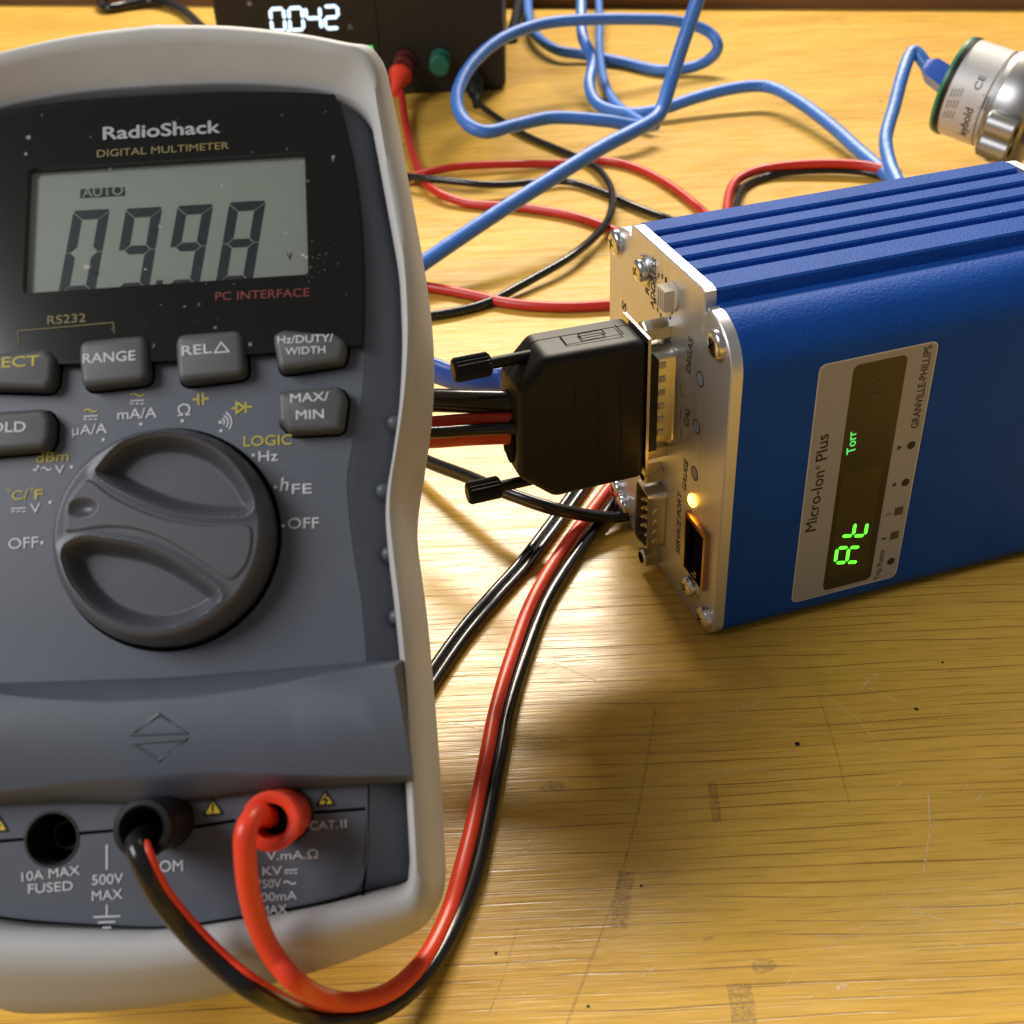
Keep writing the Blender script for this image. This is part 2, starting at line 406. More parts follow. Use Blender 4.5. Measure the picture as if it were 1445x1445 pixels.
# ================================================================== SETTING: the bench
mb = MB(); e0, e1 = np.array([-1100, 1095.]), np.array([1500, 437.])
mb.loft([[(-1100, -250, z), (1500, -250, z), (*e1, z), (*e0, z)] for z in (-30, 0)])
bench = struct(mb.build('workbench', 'wood', smooth=0))
bench.rotation_euler = (0, 0, 0)
# the dark batten along the far edge of the bench
mb = MB(); dn_ = np.array([.245, .97])*22
mb.loft([[(*e0, z), (*e1, z), (*(e1+dn_), z), (*(e0+dn_), z)] for z in (-30, 10)])
struct(mb.build('bench_batten', 'wood2', bench, smooth=0)); 
def flat(h=.06): return lambda p: (p[0], p[1], h)
mb = MB(); rs = random.Random(3)
def scr(px, w, h=.06, m=0): mb.stroke([T(*p) for p in px], w, flat(h), m)
for px, w in [([(1215, 972), (1228, 958), (1240, 950)], .35), ([(1225, 970), (1240, 978), (1268, 990)], .2), ([(985, 1025), (1030, 1008), (1075, 990)], .22),
              ([(1245, 1262), (1290, 1285), (1330, 1300)], .25), ([(1180, 1395), (1195, 1390)], .7), ([(720, 1210), (745, 1195), (775, 1160)], .25),
              ([(1310, 1120), (1313, 1170), (1302, 1240)], .3), ([(790, 1320), (810, 1308), (840, 1300)], .25), ([(1165, 980), (1210, 1015), (1250, 1060)], .18),
              ([(636, 300), (700, 370), (760, 410)], .3), ([(680, 540), (760, 640)], .15), ([(1000, 1090), (1060, 1085), (1120, 1096)], .2), ([(1400, 1300), (1445, 1305)], .3),
              ([(680, 880), (760, 800)], .18), ([(660, 830), (690, 905)], .15), ([(780, 935), (900, 985)], .2)]: scr(px, w)
for k in range(90):
    x = rs.uniform(640, 1440); y = rs.uniform(930, 1440); a = rs.gauss(-.5, .5); l = rs.uniform(4, 26)
    scr([(x, y), (x+l*.5*math.cos(a)+rs.uniform(-2, 2), y+l*.5*math.sin(a)), (x+l*math.cos(a), y+l*math.sin(a))], rs.uniform(.08, .22))
mb.build('scratch', 'scratch', bench, smooth=0)['kind'] = 'stuff'
mb = MB()
for px, w in [([(884, 1230), (876, 1290), (872, 1310)], 3.0), ([(1042, 1388), (1048, 1420), (1050, 1445)], 4.0), ([(1005, 1105), (1012, 1160)], 1.8),
              ([(925, 1000), (900, 1150), (870, 1260), (800, 1445)], .45), ([(1155, 980), (1180, 1060), (1198, 1134)], .3), 
              ([(640, 1020), (700, 1035), (800, 1045)], .35), ([(730, 1310), (710, 1380), (690, 1430)], .25)]: scr(px, w, .05)
for x, y, r in [(778, 1110, 2.2), (1075, 1363, 2), (1000, 1325, .9)]: 
    c = T(x, y); mb.poly([c[:2]+np.array([r*1.3*rs.uniform(.6, 1.1)*math.cos(q), r*.8*rs.uniform(.6, 1.1)*math.sin(q)]) for q in [k*2*math.pi/11 for k in range(11)]], flat(.05))
mb.build('residue_stain', 'residue', bench, smooth=0)
mb = MB()
for x, y, r in [(1125, 1050, .55), (1293, 1001, .45), (1243, 143, .9), (830, 1420, .3), (1018, 790, .3), (700, 1345, .3), (1330, 935, .3), (905, 1250, .3)]: mb.disc(T(x, y), r, flat(.07), 0, 9)
mb.build('dark_fleck', 'ink', bench, smooth=0)

# ================================================================== MULTIMETER
meter = empty('multimeter', 'grey digital multimeter in a light grey rubber boot, display reading 09.98', 'multimeter', mw=frame(MO, U, V, N))
UC = 19.8
def H(z): return lambda p: (p[0], p[1], TH+z)           # face plane -> local, z mm above the face
OUT = [(230, 28), (330, 31), (430, 43), (500, 60), (532, 78), (550, 120), (560, 170), (573, 240), (588, 320), (598, 385), (604, 440), (606, 500), (601, 570), (591, 640), (583, 690), (580, 740), (587, 800), (596, 870), (606, 980), (615, 1100), (621, 1200), (622, 1250), (612, 1290), (580, 1320), (500, 1354), (400, 1386), (310, 1408), (258, 1417)]
INN = [(230, 124), (320, 121), (400, 124), (455, 131), (495, 144), (521, 168), (530, 205), (545, 285), (556, 345), (564, 395), (567, 445), (568, 500), (564, 575), (555, 645), (547, 695), (545, 735), (550, 795), (557, 855), (567, 960), (573, 1100), (578, 1195), (578, 1222), (570, 1249), (520, 1262), (443, 1281), (350, 1297), (266, 1310), (240, 1312)]
PAN = [(230, 139), (310, 135), (385, 134.5), (440, 136), (466, 138), (478, 141), (488, 172), (503, 240), (511, 300), (515, 350), (517, 420), (515, 494), (511, 559), (500, 615), (490, 675), (494, 739), (501, 790), (511, 855), (518, 945), (519, 1060), (519, 1150), (519, 1190), (516, 1225), (500, 1256), (430, 1276), (340, 1292), (262, 1304), (240, 1306)]
def halfloop(px, hs, ucut=True):
    P = [M(x, y, h) for (x, y), h in zip(px, hs)]
    P[0][0] = UC; P[-1][0] = UC
    C = spline(P, 5); return C
def full(C): return [np.array(p) for p in C] + [np.array([2*UC-p[0], p[1]]) for p in C[-2:0:-1]]
n_ = len(OUT)
wt = [1, 1, 1, .95, .75, .45, .2] + [0]*(n_-7); wb = [0]*(n_-7) + [.15, .45, .8, 1, 1, 1, 1]
outer = full(halfloop(OUT, [1.5*t-17*(1-b)*(1-t)-8*b for t, b in zip(wt, wb)]))
inner = full(halfloop(INN, [0]*n_)); panel = full(halfloop(PAN, [0]*n_))
WBp = None
def wfull(w): 
    C = [float(c[0]) for c in spline([[x] for x in w], 5)]; return C + C[-2:0:-1]
WT, WB = wfull(wt), wfull(wb)
PS = [(0, -5), (0, .5), (.05, 1.4), (.16, 2.1), (.35, 2.4), (.6, 1.8), (.8, .2), (.93, -2.6), (1, -8), (1, -22), (.97, -29), (.85, -33)]
PB = [(0, -5), (0, .5), (.03, 1.4), (.10, 2.2), (.26, 2.4), (.42, 1.6), (.58, -1), (.75, -3), (.92, -6), (1, -9), (1.12, -20), (1.22, -29), (1.18, -33)]
PT = [(0, -5), (0, .3), (.04, .6), (.15, 1.5), (.46, 4.3), (.60, 5.3), (.66, 5.2), (.84, 3.0), (1, -1.2), (1, -22), (.97, -29), (.9, -33)]
rings = []
for k in range(len(PS)):
    rg = []
    for i in range(len(outer)):
        a, b = WT[i], WB[i]; c = 1-a-b
        t = c*PS[k][0]+a*PT[k][0]+b*PB[k][0]; h = c*PS[k][1]+a*PT[k][1]+b*PB[k][1]
        p = inner[i]*(1-t)+outer[i]*t; dv = -b*max(0, min(UC-p[0], 26))*(.03+.17*t); rg.append((p[0], max(p[1]+dv, -(TH+h)+.3), TH+h))
    rings.append(rg)
mb = MB(); mb.loft(rings, cap0=False, cap1=True); mb.build('rubber_boot', 'boot', meter, smooth=60)
# little ribs of the boot gripping the case on its right flank
for x, y in [(556, 595), (540, 692), (548, 782), (559, 872)]:
    for sgn in (1, -1):
        c = M(x, y, 0); c = c if sgn > 0 else np.array([2*UC-c[0], c[1]]); mb = MB()
        mb.lathe((c[0]+sgn*.4, c[1], TH-4.6), (-.25*sgn, .15, 1), [(0, 1.3), (2.2, 1.25), (3.2, .9), (3.6, .3)], seg=14)
        mb.build('boot_nub', 'case', meter, smooth=60)
# case: seam, rounded flank, flat panel
rg = []
for t, h in [(1.01, -6), (.965, -4.6), (.95, -3.5), (.72, -2.3), (.40, -1.1), (.16, -.35), (.04, -.1), (0, -.02)]:
    rg.append([(*(panel[i]*(1-t)+inner[i]*t), TH+h) for i in range(len(inner))])
SOCK = [(73, 1184), (236, 1158), (404, 1150)]
def fill_holes(mb, outp, holes, z, m=0):
    bm = bmesh.new(); es = []
    for lp in [outp]+holes:
        vv = [bm.verts.new((p[0], p[1], z)) for p in lp]; es += [bm.edges.new((vv[i-1], vv[i])) for i in range(len(vv))]
    bmesh.ops.triangle_fill(bm, use_beauty=True, use_dissolve=False, edges=es, normal=(0, 0, 1))
    bm.verts.index_update(); mb.add([tuple(q.co) for q in bm.verts], [tuple(q.index for q in f.verts) for f in bm.faces], m); bm.free()
mb = MB(); mb.loft(rg, cap0=False, cap1=False)
fill_holes(mb, panel, [[M(x, y)+3.9*np.array([math.cos(k*math.pi/16), math.sin(k*math.pi/16)]) for k in range(32)] for x, y in SOCK], TH-.02)
case = mb.build('front_case', 'case', meter, smooth=50)
mb = MB(); mb.stroke(inset(panel, .15), .28, H(.05), closed=True); mb.build('panel_edge_line', 'strap', case, smooth=0)
# glossy bezel with a window opening
BZ = [(517, 419), (516.5, 491), (340, 505), (90, 526)]
bz = [M(*p) for p in BZ]; vb = bz[1:]
top = [p for p in inset(panel, .35)]
half = [p for p in top[:len(halfloop(PAN, [0]*n_))] if p[1] > M(517, 485)[1]]
half = half+[M(512, 491.5)]
bot = [M(340, 505.5), M(231, 514)]
bot[-1][0] = UC
rightside = half+bot
left = [np.array([2*UC-p[0], p[1]]) for p in rightside[-2:0:-1]]
bez = rightside+left
win = [M(432, 219, .5), M(437, 391, .5), M(26, 419, .5), M(44, 243, .5)]
wl = [M(44, 243, .5), M(432, 219, .5), M(437, 391, .5), M(36, 418, .5)]
cx = sum(p[0] for p in wl)/4
x0, x1 = (wl[0][0]+wl[3][0])/2, (wl[1][0]+wl[2][0])/2
y1, y0 = (wl[0][1]+wl[1][1])/2, (wl[2][1]+wl[3][1])/2
hole = fillet(wl, .7, 4)
def frame_mesh(mb, outp, inp, z0, z1, m=0):
    bm = bmesh.new()
    vo = [bm.verts.new((p[0], p[1], z1)) for p in outp]; vi = [bm.verts.new((p[0], p[1], z1)) for p in inp]
    es = [bm.edges.new((vo[i-1], vo[i])) for i in range(len(vo))]+[bm.edges.new((vi[i-1], vi[i])) for i in range(len(vi))]
    bmesh.ops.triangle_fill(bm, use_beauty=True, use_dissolve=False, edges=es)
    bm.verts.index_update(); vs = [tuple(q.co) for q in bm.verts]; fs = [tuple(q.index for q in f.verts) for f in bm.faces]; bm.free()
    mb.add(vs, fs, m)
    for P in (outp, inp): mb.loft([[(p[0], p[1], z0) for p in P], [(p[0], p[1], z1) for p in P]], m, False, False)
mb = MB(); frame_mesh(mb, bez, hole, TH+.02, TH+1.7)
bezel = mb.build('display_bezel', 'bezel', meter, smooth=30)
mb = MB(); mb.poly(inset(hole, -.6), H(.12)); lcd = mb.build('lcd_screen', 'lcd', bezel, smooth=0)
mb = MB(); HS = H(.17)
hh = y1-y0
for ch, tl, tr, bl in [('0', (110, 304), (147, 302), (90, 411)), ('9', (184, 301), (221, 299), (166, 407)), ('9', (257, 297), (293, 295), (238, 402.5)), ('8', (330, 292), (367, 290), (312, 397))]:
    a, b, c = (M(*q, .1) for q in (tl, tr, bl)); seven_lcd(mb, ch, c, b-a, a-c, 1.7, HS, gap=.13)
c = M(224.5, 400, .1); mb.poly([c+np.array(q) for q in ((-.55, -.8), (.5, -.8), (.62, .5), (-.42, .5))], HS)
mb.poly([M(*q, .1) for q in ((113, 280), (177, 276.5), (176, 264), (114, 267))], HS)
text(mb, 'V', M(406, 368, .1), M(413, 367, .1), 1.25, HS, bold=.01)
mb.build('lcd_segment', 'seg', lcd, smooth=0)
mb = MB(); text(mb, 'AUTO', M(117, 278.5, .1), M(174, 275, .1), 1.5, H(.22), bold=.012); mb.build('lcd_legend', 'lcd', lcd, smooth=0)
mb = MB(); mb.poly(inset(bez, .8), H(1.76)); mb.build('display_window', 'glass', bezel, smooth=0)
def MT(mb, t, a, b, cap_px, hh, m=0, bold=.012, slant=0.):
    A, B = M(*a, hh), M(*b, hh); k = np.linalg.norm(B-A)/math.hypot(b[0]-a[0], b[1]-a[1]); text(mb, t, A, B, cap_px*k, H(hh), m, bold, slant)
hb = 1.86
mb = MB()
MT(mb, 'RadioShack', (146, 197), (310, 187), 18.5, hb, 0, .035)
MT(mb, 'DIGITAL MULTIMETER', (137, 222), (323, 210), 10.5, hb, 1, .008)
MT(mb, 'PC INTERFACE', (304, 424), (437, 418), 12, hb, 2, .01)
MT(mb, 'RS232', (67, 458), (121, 454), 12.5, hb, 1, .006)
mb.stroke([M(*p, hb) for p in ((26, 486), (25, 467), (160, 455), (161, 470))], .13, H(hb), 1)
mb.build('printed_lettering', ['white2', 'ochre', 'redp'], bezel, smooth=0)
# buttons
def button(px, legend, r=1.0, fil=1.6, hgt=2.9, lm='white'):
    q = [M(*p, hgt) for p in px]; P = fillet(q, fil, 5)
    b = MB(); b.slab(P, TH-.2, TH+hgt, r, seg=4); o = b.build('button', 'button', meter, smooth=50)
    g = MB(); g.slab(inset(P, -.35), TH-.3, TH+.06); 
    if min(p[1] for p in q) < 98: g.v = [(x, y, z+1.75) for x, y, z in g.v] if False else g.v
    g.build('button_gap', 'gap', o, smooth=0)
    t = MB()
    for (s_, a, c, cp) in legend:
        if s_ == 'tri': t.stroke([M(*p, hgt) for p in a], .22, H(hgt+.06), closed=True)
        else: MT(t, s_, a, c, cp, hgt+.06, 0, .016)
    t.build('button_legend', lm, o, smooth=0); return o
button([(110, 480), (206, 471), (208, 536), (113, 547)], [('RANGE', (117, 513), (191, 508), 14)])
button([(247, 471), (341, 464), (346, 528), (249, 540)], [('REL', (257, 502), (299, 498), 14), ('tri', [(303, 498), (323, 496), (312, 483)], 0, 0)])
button([(384, 471), (400, 464), (476, 471), (488, 482), (484, 509), (392, 523)], [('Hz/DUTY/', (392, 485), (470, 482), 11), ('WIDTH', (403, 501), (459, 498), 10.5)], fil=1.3)
button([(390, 551), (480, 543), (488, 560), (482, 606), (408, 610), (392, 594)], [('MAX/', (410, 568), (464, 565), 12.5), ('MIN', (418, 592), (457, 590), 13)], fil=1.3)
button([(-62, 503), (65, 491), (76, 505), (73, 538), (64, 549), (-62, 545)], [('SELECT', (-42, 521), (55, 516), 15)], fil=1.3, lm='yellow')
button([(-62, 584), (62, 575), (71, 590), (70, 618), (62, 632), (-62, 643)], [('HOLD', (-32, 611), (36, 609), 14.5)], fil=1.5)
# rotary knob as a carved relief
KC = M(231, 756, 2.6); KR = 16.0
def inpoly(P, x, y):
    c = np.zeros(x.shape, bool); n = len(P)
    for i in range(n):
        (xa, ya), (xb, yb) = P[i-1], P[i]
        if ya != yb: c ^= ((ya > y) != (yb > y)) & (x < (xb-xa)*(y-ya)/(yb-ya)+xa)
    return c
def dist(P, x, y):
    d = np.full(x.shape, 1e9)
    for i in range(len(P)):
        a, b = np.array(P[i-1]), np.array(P[i]); e = b-a; L = e@e
        t = np.clip(((x-a[0])*e[0]+(y-a[1])*e[1])/L, 0, 1); d = np.minimum(d, np.hypot(x-a[0]-t*e[0], y-a[1]-t*e[1]))
    return d
SC1 = [(139, 670), (146, 653), (172, 627), (206, 615), (240, 612), (275, 619), (309, 636), (335, 662), (354, 692), (360, 709), (354, 724), (335, 729), (292, 729), (245, 722), (202, 707), (167, 690)]
SC2 = [(89, 782), (99, 767), (124, 758), (163, 762), (206, 771), (249, 790), (283, 812), (307, 831), (312, 846), (300, 859), (275, 874), (232, 887), (189, 885), (146, 868), (116, 842), (96, 812)]
GR1 = [(126, 676), (160, 700), (205, 722), (255, 736), (300, 741), (345, 740), (356, 746), (357, 765), (352, 790), (341, 808), (325, 819), (300, 805), (250, 772), (200, 750), (150, 745), (97, 752), (92, 740), (95, 712), (108, 690)]
NR, NA = 150, 340
rr_, aa_ = np.meshgrid(np.linspace(0, 1, NR)**.9, np.linspace(0, 2*np.pi, NA, endpoint=False), indexing='ij')
X = KC[0]+KR*rr_*np.cos(aa_); Y = KC[1]+KR*rr_*np.sin(aa_)
Z = np.where(rr_ > .90, 6.0-3.2*((rr_-.90)/.10)**2, 6.0)
def sm(t): t = np.clip(t, 0, 1); return t*t*(3-2*t)
for SC, dep in ((SC1, 3.3), (SC2, 3.3)):
    P = [M(x, y, 5.5) for x, y in SC]; P = [tuple(p) for p in spline(P, 4, True)]
    ins = inpoly(P, X, Y); d = dist(P, X, Y); Z = Z-np.where(ins, dep*sm(d/2.3), 0)+np.where(~ins, .3*np.exp(-(d/.8)**2), 0)
P = [tuple(p) for p in spline([M(x, y, 6) for x, y in GR1], 4, True)]; ins = inpoly(P, X, Y); d = dist(P, X, Y)
Z += np.where(ins, .28*sm(d/.35), 0)
c = M(117, 717, 6); q = np.hypot((X-c[0])/2.2, (Y-c[1])/1.35); Z -= .9*np.clip(1-q**2, 0, 1)
mb = MB(); vs = [(X[i, j], Y[i, j], TH+Z[i, j]) for i in range(NR) for j in range(NA)]
fs = [(i*NA+j, i*NA+(j+1) % NA, (i+1)*NA+(j+1) % NA, (i+1)*NA+j) for i in range(1, NR-1) for j in range(NA)]
fs += [(NA+j, NA+(j+1) % NA, 0) for j in range(NA)]
mb.add(vs, fs); o_ = (NR-1)*NA
mb.loft([[(KC[0]+KR*k*math.cos(a), KC[1]+KR*k*math.sin(a), z) for a in [2*math.pi*j/NA for j in range(NA)]] for k, z in ((1, TH+2.8), (1.005, TH+2.2), (1.005, TH-.2))], 0, False, False)
knob = mb.build('rotary_knob', 'knob', meter, smooth=70, fix=True)
mb = MB(); mb.lathe((KC[0], KC[1], TH-.3), (0, 0, 1), [(0, KR+.75), (.36, KR+.75)], seg=64); mb.build('knob_gap', 'gap', knob, smooth=0)
# grip band across the case
def strap_line(px, h): return spline([M(x, y, h) for x, y in px], 4)
to = [(231, 956.5), (330, 949), (430, 941), (540, 932.5), (570, 931)]
tc_ = [(231, 990), (280, 986), (380, 969), (470, 948), (556, 941)]
bc_ = [(231, 1093), (300, 1088), (400, 1091), (500, 1094), (582, 1093)]
bo = [(231, 1134), (300, 1124), (380, 1115), (480, 1108), (585, 1103)]
def sym(Ta, Tb, h):
    a = [M(x, y, h) for x, y in Ta]; b = [M(x, y, h) for x, y in Tb]; a[0][0] = b[0][0] = UC
    a = spline(a, 5); b = spline(b, 5)
    rt = a+b[::-1]; return rt+[np.array([2*UC-p[0], p[1]]) for p in b[1:]]+[np.array([2*UC-p[0], p[1]]) for p in a[::-1][:-1]]
so = sym(to, bo, 1); sc = sym(tc_, bc_, 5.4)
def lerp(A, B, t): return [p*(1-t)+q*t for p, q in zip(A, B)]
mb = MB(); mb.loft([[(p[0], p[1], TH+z) for p in lerp(so, sc, t)] for t, z in ((0, -.5), (0, 1.6), (.08, 2.3), (.3, 3.3), (.75, 4.9), (.92, 5.3), (1, 5.4))], cap0=False)
strap = mb.build('grip_band', 'strap', meter, smooth=60)
mb = MB()
for tri in ([(224, 1008), (264, 1034), (184, 1037)], [(184, 1049), (263, 1043), (224, 1073)]):
    q = [M(x, y, 5.5) for x, y in tri]
    mb.tube([(p[0], p[1], TH+5.35) for p in q+[q[0]]], .3, 0, 8, 1, smooth=False)
mb.build('arrow_mark', 'strap', strap, smooth=0)
# grooves and prints on the panel
mb = MB()
for L_ in ([(519, 1103), (517, 1200), (512, 1270)], [(519, 1141), (425, 1148)], [(332, 1158), (268, 1168)], [(160, 1172), (112, 1176)], [(36, 1184), (-40, 1190)]): mb.stroke([M(*p) for p in L_], .45, H(.04))
mb.build('panel_groove', 'gap', case, smooth=0)
mb = MB(); h0 = .09
W_, Y_ = 0, 1
for t, a, b, cp, m, bd in [
    ('µA/A', (102, 614), (151, 611), 14, W_, .012), ('mA/A', (166, 592), (221, 589), 14.5, W_, .012), ('Ω', (251, 587), (269, 586), 16, W_, .006),
    ('LOGIC', (344, 630), (412, 627), 14.5, Y_, .012), ('Hz', (365, 651), (392, 650), 14.5, W_, .012), ('FE', (412, 697), (440, 696), 14, W_, .012), ('OFF', (406, 746), (450, 745), 15, W_, .012), ('OFF', (12, 775), (54, 772), 15, W_, .012),
    ('dBm', (51, 653), (97, 650), 14, Y_, .012), ('V', (78, 669), (91, 668), 12.5, W_, .012), ('C/', (17, 706), (40, 704), 13, Y_, .012), ('F', (49, 705), (61, 704), 14, Y_, .012), ('V', (43, 724), (57, 723), 13, W_, .012),
    ('10A MAX', (31, 1244), (113, 1234), 12.5, W_, .01), ('FUSED', (40, 1261), (103, 1256), 12.5, W_, .01), ('500V', (130, 1249), (174, 1246), 13.5, W_, .01), ('MAX', (130, 1271), (173, 1268), 13, W_, .01),
    ('COM', (210, 1231), (258, 1229), 15, W_, .01), ('CAT.', (437, 1171), (477, 1169), 11.5, W_, .006), ('II', (481, 1168.5), (489, 1168), 11.5, W_, .006), ('V.mA.Ω', (376, 1214), (449, 1211), 11.5, W_, .006),
    ('1KV', (362, 1236), (398, 1234), 11.5, W_, .006), ('750V', (362, 1254), (397, 1252), 11.5, W_, .006), ('300mA', (359, 1273), (419, 1269), 11.5, W_, .006), ('MAX', (368, 1291), (405, 1288), 11.5, W_, .006)]:
    MT(mb, t, a, b, cp, h0, m, bd)
MT(mb, 'h', (395, 693), (406, 692), 19, h0, W_, .012, .22)
def ST(px, w=.2, m=W_, closed=False): mb.stroke([M(*p) for p in px], w, H(h0), m, closed)
def tilde(x, y, w, m, a=2.2): ST([(x+w*k/8, y-a*math.sin(k/8*2*math.pi)-.06*w*k/8) for k in range(9)], .22, m)
def dcbar(x, y, w, m):
    ST([(x, y), (x+w, y-.06*w)], .2, m)
    for k in range(3): ST([(x+w*(.37*k), y+4), (x+w*(.37*k+.24), y+4-.015*w)], .2, m)
tilde(119, 580, 19, Y_); dcbar(118, 588, 20, W_); tilde(184, 558, 19, Y_); dcbar(184, 566, 20, W_)
tilde(58, 662, 15, W_); dcbar(16, 718, 21, W_); dcbar(402, 1228, 18, W_); tilde(400, 1246, 18, W_)
ST([(272, 564), (280, 563.5)], .3, Y_); ST([(280.5, 572), (280, 555)], .3, Y_); ST([(287, 571.5), (286.5, 554.5)], .3, Y_); ST([(287, 563), (295, 562.5)], .3, Y_)
ST([(327, 576.5), (334, 576)], .3, Y_); ST([(334, 583), (334, 568), (345, 575)], .3, Y_, True); ST([(347, 583), (347, 567.5)], .3, Y_); ST([(347.5, 574.7), (356, 574)], .3, Y_)
for r_ in (6, 11, 16):
    ST([(311+r_*math.cos(a), 596+r_*math.sin(a)) for a in [R(-62+k*20) for k in range(6)]], .24, W_)
for x, y in [(146, 620.5), (199, 598.5), (257.5, 594), (312, 608), (357.5, 642.5), (388.5, 687.5), (400, 742), (101, 659), (71, 709), (59.5, 766), (311, 596)]: mb.disc(M(x, y), .26, H(h0), W_, 12)
for x, y in [(13, 692), (45, 690)]: mb.stroke([M(x+2.2*math.cos(a), y+2.2*math.sin(a)) for a in [k*math.pi/4 for k in range(8)]], .1, H(h0), Y_, True)
ST([(151, 1192), (151, 1227)], .28); ST([(151, 1276), (151, 1292)], .24); ST([(132, 1294), (170, 1292.5)], .24); ST([(138.5, 1301.5), (163, 1300.5)], .24); ST([(145, 1309), (157, 1308.5)], .24)
mb.build('printed_lettering', ['white', 'yellow'], case, smooth=0)
for tri, mk in (([(300, 1124), (318, 1150), (284, 1153)], '!'), ([(459, 1113), (476, 1137), (444, 1139)], 'z'), ([(-2, 1147), (15, 1174), (-20, 1176)], 'z')):
    mb = MB(); q = [M(*p) for p in tri]; mb.slab(fillet(q, .35, 3), TH, TH+.09, m=0); mb.slab(fillet(inset(q, .33), .2, 3), TH, TH+.13, m=1)
    cx_ = sum(p[0] for p in tri)/3; cy_ = sum(p[1] for p in tri)/3
    if mk == '!':
        mb.stroke([M(cx_-.3, cy_-9), M(cx_, cy_+2.5)], .3, H(.17)); mb.disc(M(cx_, cy_+6), .2, H(.17), 0, 10)
    else: mb.stroke([M(cx_+3, cy_-9), M(cx_-3, cy_-1), M(cx_+2.5, cy_-1), M(cx_-2, cy_+7)], .27, H(.17))
    mb.build('warning_triangle', ['ink', 'warn'], case, smooth=0)
# sockets
for x, y in SOCK:
    c = M(x, y, 0); b = MB()
    b.lathe((c[0], c[1], TH), (0, 0, 1), [(-.02, 3.9), (.10, 3.95), (.12, 3.6), (-.5, 3.4), (-12, 3.3)], 0, 36, False, True)
    k_ = b.build('jack_socket', 'socket', meter, smooth=50)
    b = MB(); b.lathe((c[0], c[1], TH), (0, 0, 1), [(-11.9, 2.2), (-6, 2.2), (-6, 1.7), (-11.9, 1.7)], 0, 28, False, False); b.build('contact_sleeve', 'socket', k_, smooth=40)
# tilt stand behind, resting on the bench
mb = MB(); st = [rrect(UC-26, 0, UC+26, 100, 4)]
d1 = np.array([0, 128., 0]); top_l = np.array([0, 128.]); 
def SL(u, s): # hinge at v=128 on the back (h=-33) down to the bench
    a = np.array([u, 128., 0.]); foot_w = MO+128*V; fz = foot_w[2]
    dirw = np.array([0, .30, -1.]); wv = dirw*(fz/1.0)*s
    return (u, 128+wv@V, wv@N)
mb.loft([[SL(UC-24, 0), SL(UC+24, 0), SL(UC+20, .99), SL(UC-20, .99)], [tuple(np.array(SL(UC-24, 0))-(0, 2.5, 2)), tuple(np.array(SL(UC+24, 0))-(0, 2.5, 2)), tuple(np.array(SL(UC+20, .99))-(0, 2.5, 0)), tuple(np.array(SL(UC-20, .99))-(0, 2.5, 0))]])
mb.build('tilt_stand', 'case', meter, smooth=30)
# dust and a chip on the front
mb = MB(); rd = random.Random(11)
for k in range(52):
    if k < 22: x, y = rd.gauss(448, 9), rd.gauss(372, 16); h_ = 1.9
    elif k < 44: x, y = rd.uniform(0, 500), rd.uniform(330, 490); h_ = 1.9
    else: x, y = rd.uniform(20, 480), rd.uniform(800, 900); h_ = .12
    if 295 < x < 445 and 404 < y < 430: continue
    c = M(x, y, h_); r_ = rd.uniform(.025, .065); mb.poly([c+r_*rd.uniform(.6, 1.3)*np.array([math.cos(q), math.sin(q)]) for q in [j*2*math.pi/6 for j in range(6)]], H(h_))
for x, y, r_ in [(427, 360, .28), (432, 363, .2), (205, 380, .2), (50, 663, .42), (54, 658, .3)]:
    h_ = 1.91 if y < 500 else .13; c = M(x, y, h_); mb.poly([c+r_*rd.uniform(.5, 1.2)*np.array([math.cos(q), .8*math.sin(q)]) for q in [j*2*math.pi/7 for j in range(7)]], H(h_))
mb.build('dust_specks', 'dust', meter, smooth=0)['kind'] = 'stuff'

# ================================================================== GAUGE MODULE
gauge = empty('gauge_module', 'blue ribbed metal gauge module with aluminium end plate and green lit display', 'gauge', mw=frame(BO, EL, EU, EZ))
BW, BH, BL = 61.3, 77., 96.5
def rr2(x0, y0, x1, y1, r, seg=7): return rrect(x0, y0, x1, y1, r, seg)
def profile(ribs):
    base = []
    def arc(cx, cy, r, a0, a1, n=9):
        return [(cx+r*math.cos(R(a0+(a1-a0)*k/n)), cy+r*math.sin(R(a0+(a1-a0)*k/n))) for k in range(n+1)]
    p = arc(5.5, 5.5, 5.5, 180, 270)+arc(BW-8, 8, 8, 270, 360)+arc(BW-9, BH-9+.0, 9, 0, 78)
    if ribs:
        z0, z1, zt = BH+.7, BH+1.2, BH+2.4
        p += [(51, BH+.4), (49.6, zt-.3), (49.2, zt)]
        for a, b in ((49.2, 43.8), (41.2, 36.6), (34.0, 29.6), (27.0, 22.6), (20.0, 13.0)):
            p += [(a, zt-.35), (a-.35, zt), (b+.5, zt-.1), (b, zt-.5)] if a < 49 else [(b+.5, zt-.1), (b, zt-.5)]
            if b > 13: p += [(b-.15, z0+.3), (b-.4, z0), (b-2.3, z0), (b-2.5, z0+.3)]
        p += [(12.6, BH-.6), (12.0, BH-.9)]
    else:
        p += [(50.6, BH+.3), (50.2, BH-.6), (49.3, BH-.6), (48.9, BH+2.2), (47.5, BH+2.6), (14.5, BH+2.6), (12.9, BH+2.2), (12.5, BH-1.8), (11.6, BH-1.8), (11.2, BH-.4)]
    p += arc(10, BH-10.5, 10, 84, 180)
    return p
mb = MB(); P = profile(True)
mb.loft([[(x, y+0, z) for y, z in P] for x in (2.5, BL-2.5)], cap0=True, cap1=True); mb.build('housing', 'blue', gauge, smooth=28)
P = profile(False)
